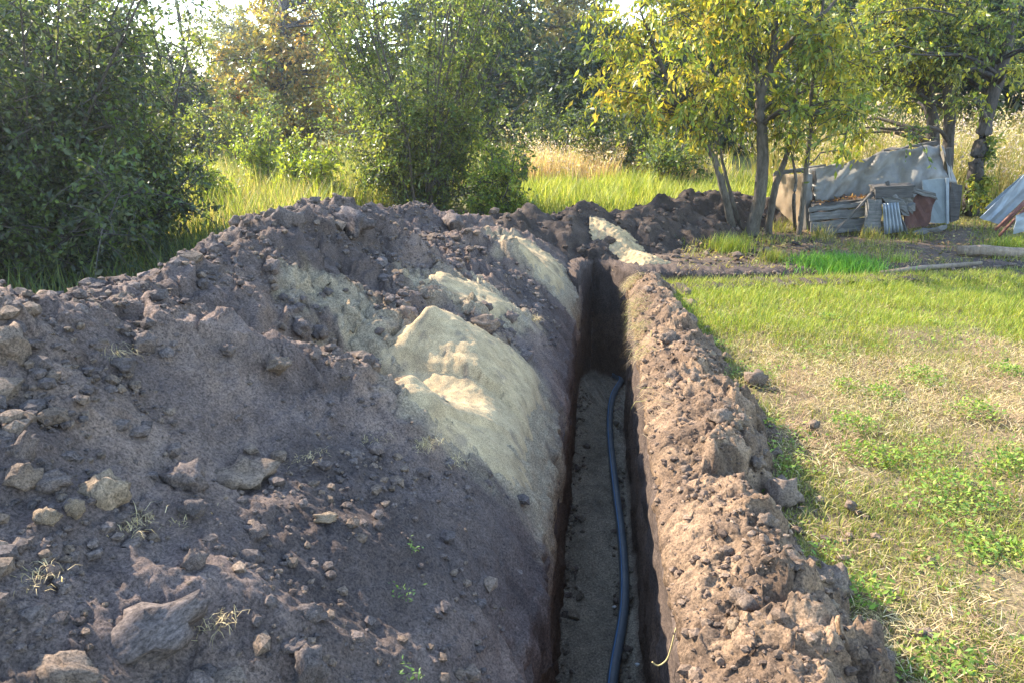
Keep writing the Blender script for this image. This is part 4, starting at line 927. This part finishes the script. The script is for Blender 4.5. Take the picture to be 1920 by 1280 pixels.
# old post among the reeds
b1 = W(983, 345, 15.2)
link('old_post', MB().tube([Vector((b1.x, 15.2, -.05)), Vector((b1.x, 15.2, .3)), Vector((b1.x - .02, 15.2, .62))], [.07, .065, .055], 7, rough=.08).mesh('old_post', M_BARKD), label='short dark broken post at the left end of the dry reeds', cat='post')

# ================================================================== TARPAULIN SHELTER AND SCRAP
M_TARP = surf_mat('grey_tarp', [(.28, (.075, .068, .058)), (.5, (.165, .152, .132)), (.75, (.24, .22, .19))], 4, (1, 1, .45), .55, .6, 9, spec=.4)
M_CLOTH = surf_mat('tan_cloth', [(.3, (.24, .17, .10)), (.7, (.36, .27, .17))], 6, None, .9, .3, 20)
M_WOODG = surf_mat('weathered_wood', [(.25, (.06, .055, .05)), (.5, (.13, .125, .115)), (.75, (.22, .2, .18))], 14, (.35, 4, 4), .85, .6, 22)
M_WOODD = surf_mat('dark_wood', [(.3, (.035, .032, .03)), (.7, (.11, .1, .09))], 14, (.4, 4, 4), .8, .4, 22)
M_RUST = surf_mat('rusty_sheet', [(.3, (.045, .022, .018)), (.6, (.1, .045, .033)), (.8, (.08, .048, .04))], 9, None, .75, .3, 30)
M_SHEET = surf_mat('blue_grey_sheet', [(.3, (.13, .155, .165)), (.7, (.21, .24, .25))], 4, None, .5, .1, 20, spec=.4)
M_GALV = surf_mat('galvanised', [(.3, (.16, .185, .21)), (.7, (.28, .31, .335))], 6, None, .45, .1, 20, metal=.3, spec=.5)
M_REDP = surf_mat('red_brown_paint', [(.3, (.11, .04, .03)), (.7, (.2, .085, .06))], 18, None, .6, .2, 40)
M_LOG = bark_mat('log_bark', (.14, .1, .07), (.34, .26, .18))
YS = 10.55
def sheet(name, rows_, mat, parent=None, thick=.006, sub=6, fold=0.0, seed=0, **kw):
    """rows_: list of rows of world points (top to bottom); smooth grid with folds and real thickness"""
    A = np.array([[tuple(p) for p in r] for r in rows_]); nr, nc = A.shape[:2]
    u = np.linspace(0, nr - 1, (nr - 1) * sub + 1); v_ = np.linspace(0, nc - 1, (nc - 1) * sub + 1)
    T_ = np.stack([[np.interp(u, range(nr), A[:, j, k]) for j in range(nc)] for k in range(3)], -1)
    S_ = np.stack([[np.interp(v_, range(nc), T_[:, i, k]) for i in range(len(u))] for k in range(3)], -1)
    U_, V_ = np.meshgrid(u, v_, indexing='ij')
    if fold:
        S_[..., 1] += fold * (fbm(V_ * .9 + U_ * .7, U_ * .8, 3, seed) + .35 * gn2(V_ * 4 + U_ * 3, U_ * 1.2, seed + 5))
        S_[..., 2] += fold * .5 * gn2(V_ * 1.4, U_ * .6 + 3, seed + 9) 
    n1_, n2_ = S_.shape[:2]; f = gridfaces(n1_, n2_)
    me = mk_mesh(name, S_.reshape(-1, 3), f, mat); o = link(name, me, parent, **kw)
    md = o.modifiers.new('thickness', 'SOLIDIFY'); md.thickness = thick; md.offset = 0
    return o
sh = empty('tarpaulin_shelter', (0, 0, 0), 'low shelter of sagging grey tarpaulin with a tan cloth end under the trees', 'shelter')
top = [(1524, 318), (1580, 312), (1632, 300), (1682, 286), (1730, 279), (1776, 274)]
bot = [(1527, 392), (1580, 388), (1632, 384), (1682, 384), (1730, 390), (1776, 396)]
back = [[W(x, y - 2, YS) + Vector((0, 1.0, -.42)) for x, y in top], [W(x, y - 2, YS) + Vector((0, .55, -.12)) for x, y in top], [W(x, y, YS) + Vector((0, .22, 0)) for x, y in top]]
front = [[W(x, y * .5 + y2 * .5 - 6, YS) + Vector((0, .03, 0)) for (x, y), (_, y2) in zip(top, bot)], [W(x, y, YS) + Vector((0, -.02, 0)) for x, y in bot]]
sheet('tarp', back + front, M_TARP, sh, .008, 12, .11, 601)
# right end of the tarpaulin hanging round the corner
sheet('tarp_end', [[W(1777, 274, YS) + Vector((0, .2, 0)), W(1792, 282, YS) + Vector((0, .35, 0)), W(1800, 290, YS) + Vector((0, .6, 0))], [W(1779, 312, YS) + Vector((0, .05, 0)), W(1796, 312, YS) + Vector((0, .2, 0)), W(1804, 318, YS) + Vector((0, .6, 0))], [W(1780, 342, YS) + Vector((0, .0, 0)), W(1803, 346, YS) + Vector((0, .15, 0)), W(1806, 350, YS) + Vector((0, .6, 0))]], M_TARP, sh, .008, 6, .04, 611)
sheet('cloth_end', [[W(1450, 330, YS + .5), W(1470, 328, YS + .35), W(1492, 326, YS + .2), W(1512, 326, YS + .08)], [W(1451, 380, YS + .5), W(1471, 380, YS + .32), W(1492, 380, YS + .2), W(1512, 380, YS + .05)], [W(1453, 425, YS + .5), W(1472, 432, YS + .35), W(1492, 432, YS + .2), W(1512, 435, YS + .06)]], M_CLOTH, sh, .01, 7, .03, 621)
# rolled cloth edge and frame
sheet('rolled_edge', [[W(1506, 328, YS - .02), W(1513, 326, YS - .07), W(1522, 328, YS - .02)], [W(1503, 370, YS - .03), W(1512, 372, YS - .1), W(1522, 372, YS - .03)], [W(1507, 436, YS - .02), W(1513, 438, YS - .06), W(1519, 437, YS - .02)]], M_TARP, sh, .02, 6, .02, 631)
def beam(name, a, b_, w_, d_, mat, parent=None, jit=.009, **kw):
    a = Vector(a); b_ = Vector(b_); L = (b_ - a).length; q = (b_ - a).to_track_quat('X', 'Z').to_matrix().to_4x4()
    n = 7; vs = []; f = []
    for i in range(n):
        c = np.array(tuple(a.lerp(b_, i / (n - 1))))
        for (uu, vv) in ((-1, -1), (1, -1), (1, 1), (-1, 1)):
            o_ = q @ Vector((0, uu * d_ / 2 + rng.normal(0, jit), vv * w_ / 2 + rng.normal(0, jit))); vs.append(c + np.array(tuple(o_)[:3]))
    for i in range(n - 1):
        for j in range(4): k = (j + 1) % 4; f.append((i * 4 + j, i * 4 + k, i * 4 + 4 + k, i * 4 + 4 + j))
    f += [(3, 2, 1, 0), (n * 4 - 4, n * 4 - 3, n * 4 - 2, n * 4 - 1)]
    # local object space along X so wood grain follows the board
    V_ = (np.array(vs) - np.array(tuple(a))) @ np.array(q.to_3x3())
    me = mk_mesh(name, V_, f, mat, smooth=False); o = link(name, me, parent, **kw); o.matrix_local = Matrix.Translation(a) @ q
    return o
beam('ridge_pole', W(1450, 326, YS + .4), W(1548, 312, YS + .4), .05, .05, M_WOODG, sh)
beam('ridge_pole', W(1655, 284, YS + .35), W(1756, 268, YS + .35), .04, .08, M_WOODD, sh)
beam('corner_post', W(1526, 320, YS + .05), W(1527, 432, YS + .05), .045, .04, M_WOODD, sh)
beam('corner_post', W(1778, 278, YS + .1), W(1779, 415, YS + .1), .05, .05, M_WOODD, sh)
beam('corner_post', W(1454, 330, YS + .56), W(1456, 422, YS + .56), .05, .05, M_WOODG, sh)
beam('corner_post', W(1700, 284, YS + .3), W(1700, 418, YS + .3), .05, .05, M_WOODD, sh)
# stacked boards (each a thing)
YB = 10.28
for a, b_, ww, lab in [((1520, 428), (1622, 420), .14, 'lowest grey weathered board of the stack under the tarpaulin'), ((1518, 408), (1632, 397), .10, 'middle grey board with a split in the stack under the tarpaulin'), ((1516, 394), (1634, 382), .055, 'uppermost pale board of the stack under the tarpaulin')]:
    beam('board', W(*a, YB), W(*b_, YB), ww, .03, M_WOODG, label=lab, cat='board', group='boards stacked under the tarpaulin')
beam('board', W(1519, 384, YB + .2), W(1636, 372, YB + .2), .03, .34, M_WOODD, label='dark board lying flat on the stack, strewn with leaves', cat='board', group='boards stacked under the tarpaulin')
n = 240; tt = rng.random(n); A_ = W(1520, 382, YB + .2); B_ = W(1635, 370, YB + .2)
Pl = np.array([tuple(A_.lerp(B_, q) + Vector((0, rng.uniform(-.16, .16), .012 + rng.uniform(0, .025)))) for q in tt])
v, f, c = leaves(Pl, np.c_[rng.normal(size=(n, 2)), rng.normal(0, .3, n)], np.c_[rng.normal(0, .5, (n, 2)), np.ones(n)], rng.uniform(.03, .06, n), rng.uniform(.02, .035, n), palette([(.25, .13, .07), (.32, .2, .1), (.16, .09, .06)], n))
link('fallen_leaves', mk_mesh('fallen_leaves', v, f, M_GRASS, c), label='brown fallen leaves on the dark flat board', kind='stuff')
for a, b_, ww, lab in [((1560, 442), (1648, 352), .028, 'thin stick leaning across the board stack'), ((1700, 440), (1664, 340), .03, 'dark lath leaning against the old drawer'), ((1545, 436), (1612, 430), .05, 'short broken board lying on the ground before the stack'), ((1712, 438), (1775, 426), .045, 'short grey lath lying on the ground before the blue grey panel')]:
    beam('lath', W(*a, 10.08), W(*b_, 10.2), ww, .022, M_WOODG if ww > .035 else M_WOODD, label=lab, cat='lath', group='laths lying about the scrap')
for px, py, hh, lab in [(1540, 446, .22, 'grass tuft growing before the lowest board'), (1632, 448, .2, 'grass tuft at the foot of the upright slab'), (1705, 446, .18, 'grass tuft at the foot of the rusty sheet'), (1465, 436, .25, 'grass tuft beside the tan cloth end'), (1770, 432, .22, 'grass tuft at the foot of the blue grey panel')]:
    tuft('grass_tuft', G(px, py), 130, hh, .07, GREEN + OLIVE + DRY[2:4], lab, 'grass', 'grass tufts before the scrap', lean=.35, wd=.006)
# upright slab
def slab(name, quad, Y, dep, mat, sub=5, jit=.006, **kw):   # quad: tl tr br bl in the view, real thickness dep
    A = [W(*p, Y) for p in quad]; g = []
    for i in range(sub + 1):
        r = []
        for j in range(sub + 1):
            u, v_ = i / sub, j / sub; p = (A[0].lerp(A[1], v_)).lerp(A[3].lerp(A[2], v_), u); r.append(p + Vector((rng.normal(0, jit), rng.normal(0, jit), rng.normal(0, jit))))
        g.append(r)
    c = sum(A, Vector()) / 4; V_ = np.array([tuple(p - c) for r in g for p in r])
    me = mk_mesh(name, V_, gridfaces(sub + 1, sub + 1), mat, smooth=False); o = link(name, me, loc=c, **kw)
    md = o.modifiers.new('thickness', 'SOLIDIFY'); md.thickness = dep; md.offset = 0; return o
slab('wood_slab', [(1626, 374), (1652, 374), (1648, 442), (1619, 440)], 10.15, .09, M_WOODG, label='upright grey wood slab leaning at the end of the board stack', cat='slab')
# old drawer box
db = empty('wooden_drawer', (0, 0, 0), 'old dark wooden drawer resting on top of the scrap', 'drawer')
q = rot(0, -4, -6); c0 = W(1671, 360, 10.25)
for nm, off, sz in [('front_panel', (0, -.15, 0), (.42, .02, .12)), ('back_panel', (0, .15, 0), (.42, .02, .12)), ('side_panel', (-.20, 0, 0), (.02, .275, .12)), ('side_panel', (.20, 0, 0), (.02, .275, .12)), ('top_panel', (0, 0, .072), (.45, .33, .02))]:
    link(nm, MB().box(c0 + q @ Vector(off), sz, q).mesh(nm, M_WOODD, smooth=False), db)
# corrugated piece
def corrug(name, quad, Y, amp, waves, mat, **kw):
    A = [W(*p, Y) for p in quad]; n = waves * 8; c = sum(A, Vector()) / 4; V_ = []
    for i in range(5):
        for j in range(n + 1):
            u, v_ = i / 4, j / n; p = (A[0].lerp(A[1], v_)).lerp(A[3].lerp(A[2], v_), u); V_.append(tuple(p - c + Vector((0, amp * math.sin(v_ * waves * 6.283), 0))))
    o = link(name, mk_mesh(name, V_, gridfaces(5, n + 1), mat), loc=c, **kw); md = o.modifiers.new('thickness', 'SOLIDIFY'); md.thickness = .004; return o
corrug('corrugated_sheet', [(1655, 382), (1684, 380), (1693, 434), (1658, 440)], 10.05, .012, 5, M_GALV, label='short pale blue corrugated offcut standing beside the upright slab', cat='sheet')
slab('crumpled_cloth', [(1652, 368), (1716, 362), (1712, 398), (1690, 402)], 10.12, .03, M_WOODG, 5, .02, label='crumpled grey rag hanging over the corrugated offcut', cat='rag')
slab('rusty_sheet', [(1702, 356), (1756, 372), (1738, 426), (1692, 430)], 10.2, .012, M_RUST, 4, .008, label='rusty red brown sheet leaning in the scrap', cat='sheet')
slab('board', [(1698, 350), (1752, 362), (1758, 374), (1704, 360)], 10.12, .02, M_WOODG, 4, .006, label='narrow grey board along the top edge of the rusty sheet', cat='board')
slab('blue_panel', [(1728, 338), (1778, 334), (1777, 419), (1738, 418)], 10.32, .012, M_SHEET, 4, .004, label='flat blue grey panel standing at the right end of the scrap', cat='panel')
slab('metal_strip', [(1773, 334), (1779, 334), (1779, 420), (1774, 420)], 10.28, .02, M_GALV, 2, .001, label='thin pale metal strip along the edge of the blue grey panel', cat='strip')
slab('dark_panel', [(1781, 342), (1804, 348), (1798, 412), (1781, 418)], 10.4, .02, M_WOODD, 3, .004, label='dark brown panel between blue grey panel and leaning tree', cat='panel')
# scrap leaning at the right border
slab('metal_sheet', [(1936, 312), (1960, 335), (1872, 421), (1838, 410)], 9.8, .012, M_GALV, 4, .006, label='pale blue metal sheet leaning at the right border', cat='sheet')
slab('metal_sheet', [(1950, 300), (1975, 322), (1862, 400), (1846, 392)], 10.0, .012, M_SHEET, 4, .006, label='darker grey metal sheet behind the pale leaning one', cat='sheet')
for a, b_, r, lab in [((1872, 444), (1960, 352), .016, 'red brown pipe, lowest of those leaning at the right border'), ((1866, 432), (1955, 345), .016, 'red brown pipe in the middle of those leaning at the right border'), ((1880, 425), (1965, 338), .014, 'red brown pipe, uppermost of those leaning at the right border')]:
    link('rusty_pipe', MB().tube([W(*a, 9.55), W(*[(p + q_) / 2 for p, q_ in zip(a, b_)], 9.6), W(*b_, 9.65)], r, 10).mesh('rusty_pipe', M_REDP), label=lab, cat='pipe', group='pipes leaning at the right border')
slab('metal_sheet', [(1905, 405), (1960, 385), (1975, 420), (1900, 440)], 9.4, .012, M_GALV, 3, .004, label='small metal sheet on the ground below the red brown pipes', cat='sheet')
a = G(1795, 470, .05); b_ = G(1960, 478, .06)
link('log', MB().tube([a, a.lerp(b_, .3) + Vector((0, .02, .01)), a.lerp(b_, .6), b_], [.05, .06, .062, .065], 10, rough=.05).mesh('log', M_LOG), label='pale bark log lying on the grass before the metal sheets', cat='log')
a = G(1650, 512, .015); b_ = G(1840, 494, .02)
link('log', MB().tube([a, a.lerp(b_, .4) + Vector((0, .03, 0)), b_], [.018, .025, .02], 7, rough=.1).mesh('log', M_LOG), label='thin old pole lying along the far edge of the lawn', cat='pole')

# ================================================================== ADDED HAZE
hm = bpy.data.materials.new('lens_veil'); hm.use_nodes = True; t = hm.node_tree; t.nodes.clear()
ho = t.nodes.new('ShaderNodeOutputMaterial'); hv = t.nodes.new('ShaderNodeVolumePrincipled')
hv.inputs['Color'].default_value = (.86, .93, 1.0, 1); hv.inputs['Density'].default_value = .0012; hv.inputs['Anisotropy'].default_value = .72  # forward scattering haze added to imitate veiling lens flare
t.links.new(hv.outputs[0], ho.inputs['Volume'])
hz = link('haze', MB().box((0, 0, 4.2), (700, 700, 13.6)).mesh('haze', hm, smooth=False), label='thin added haze standing in for the lens flare veil', kind='stuff')
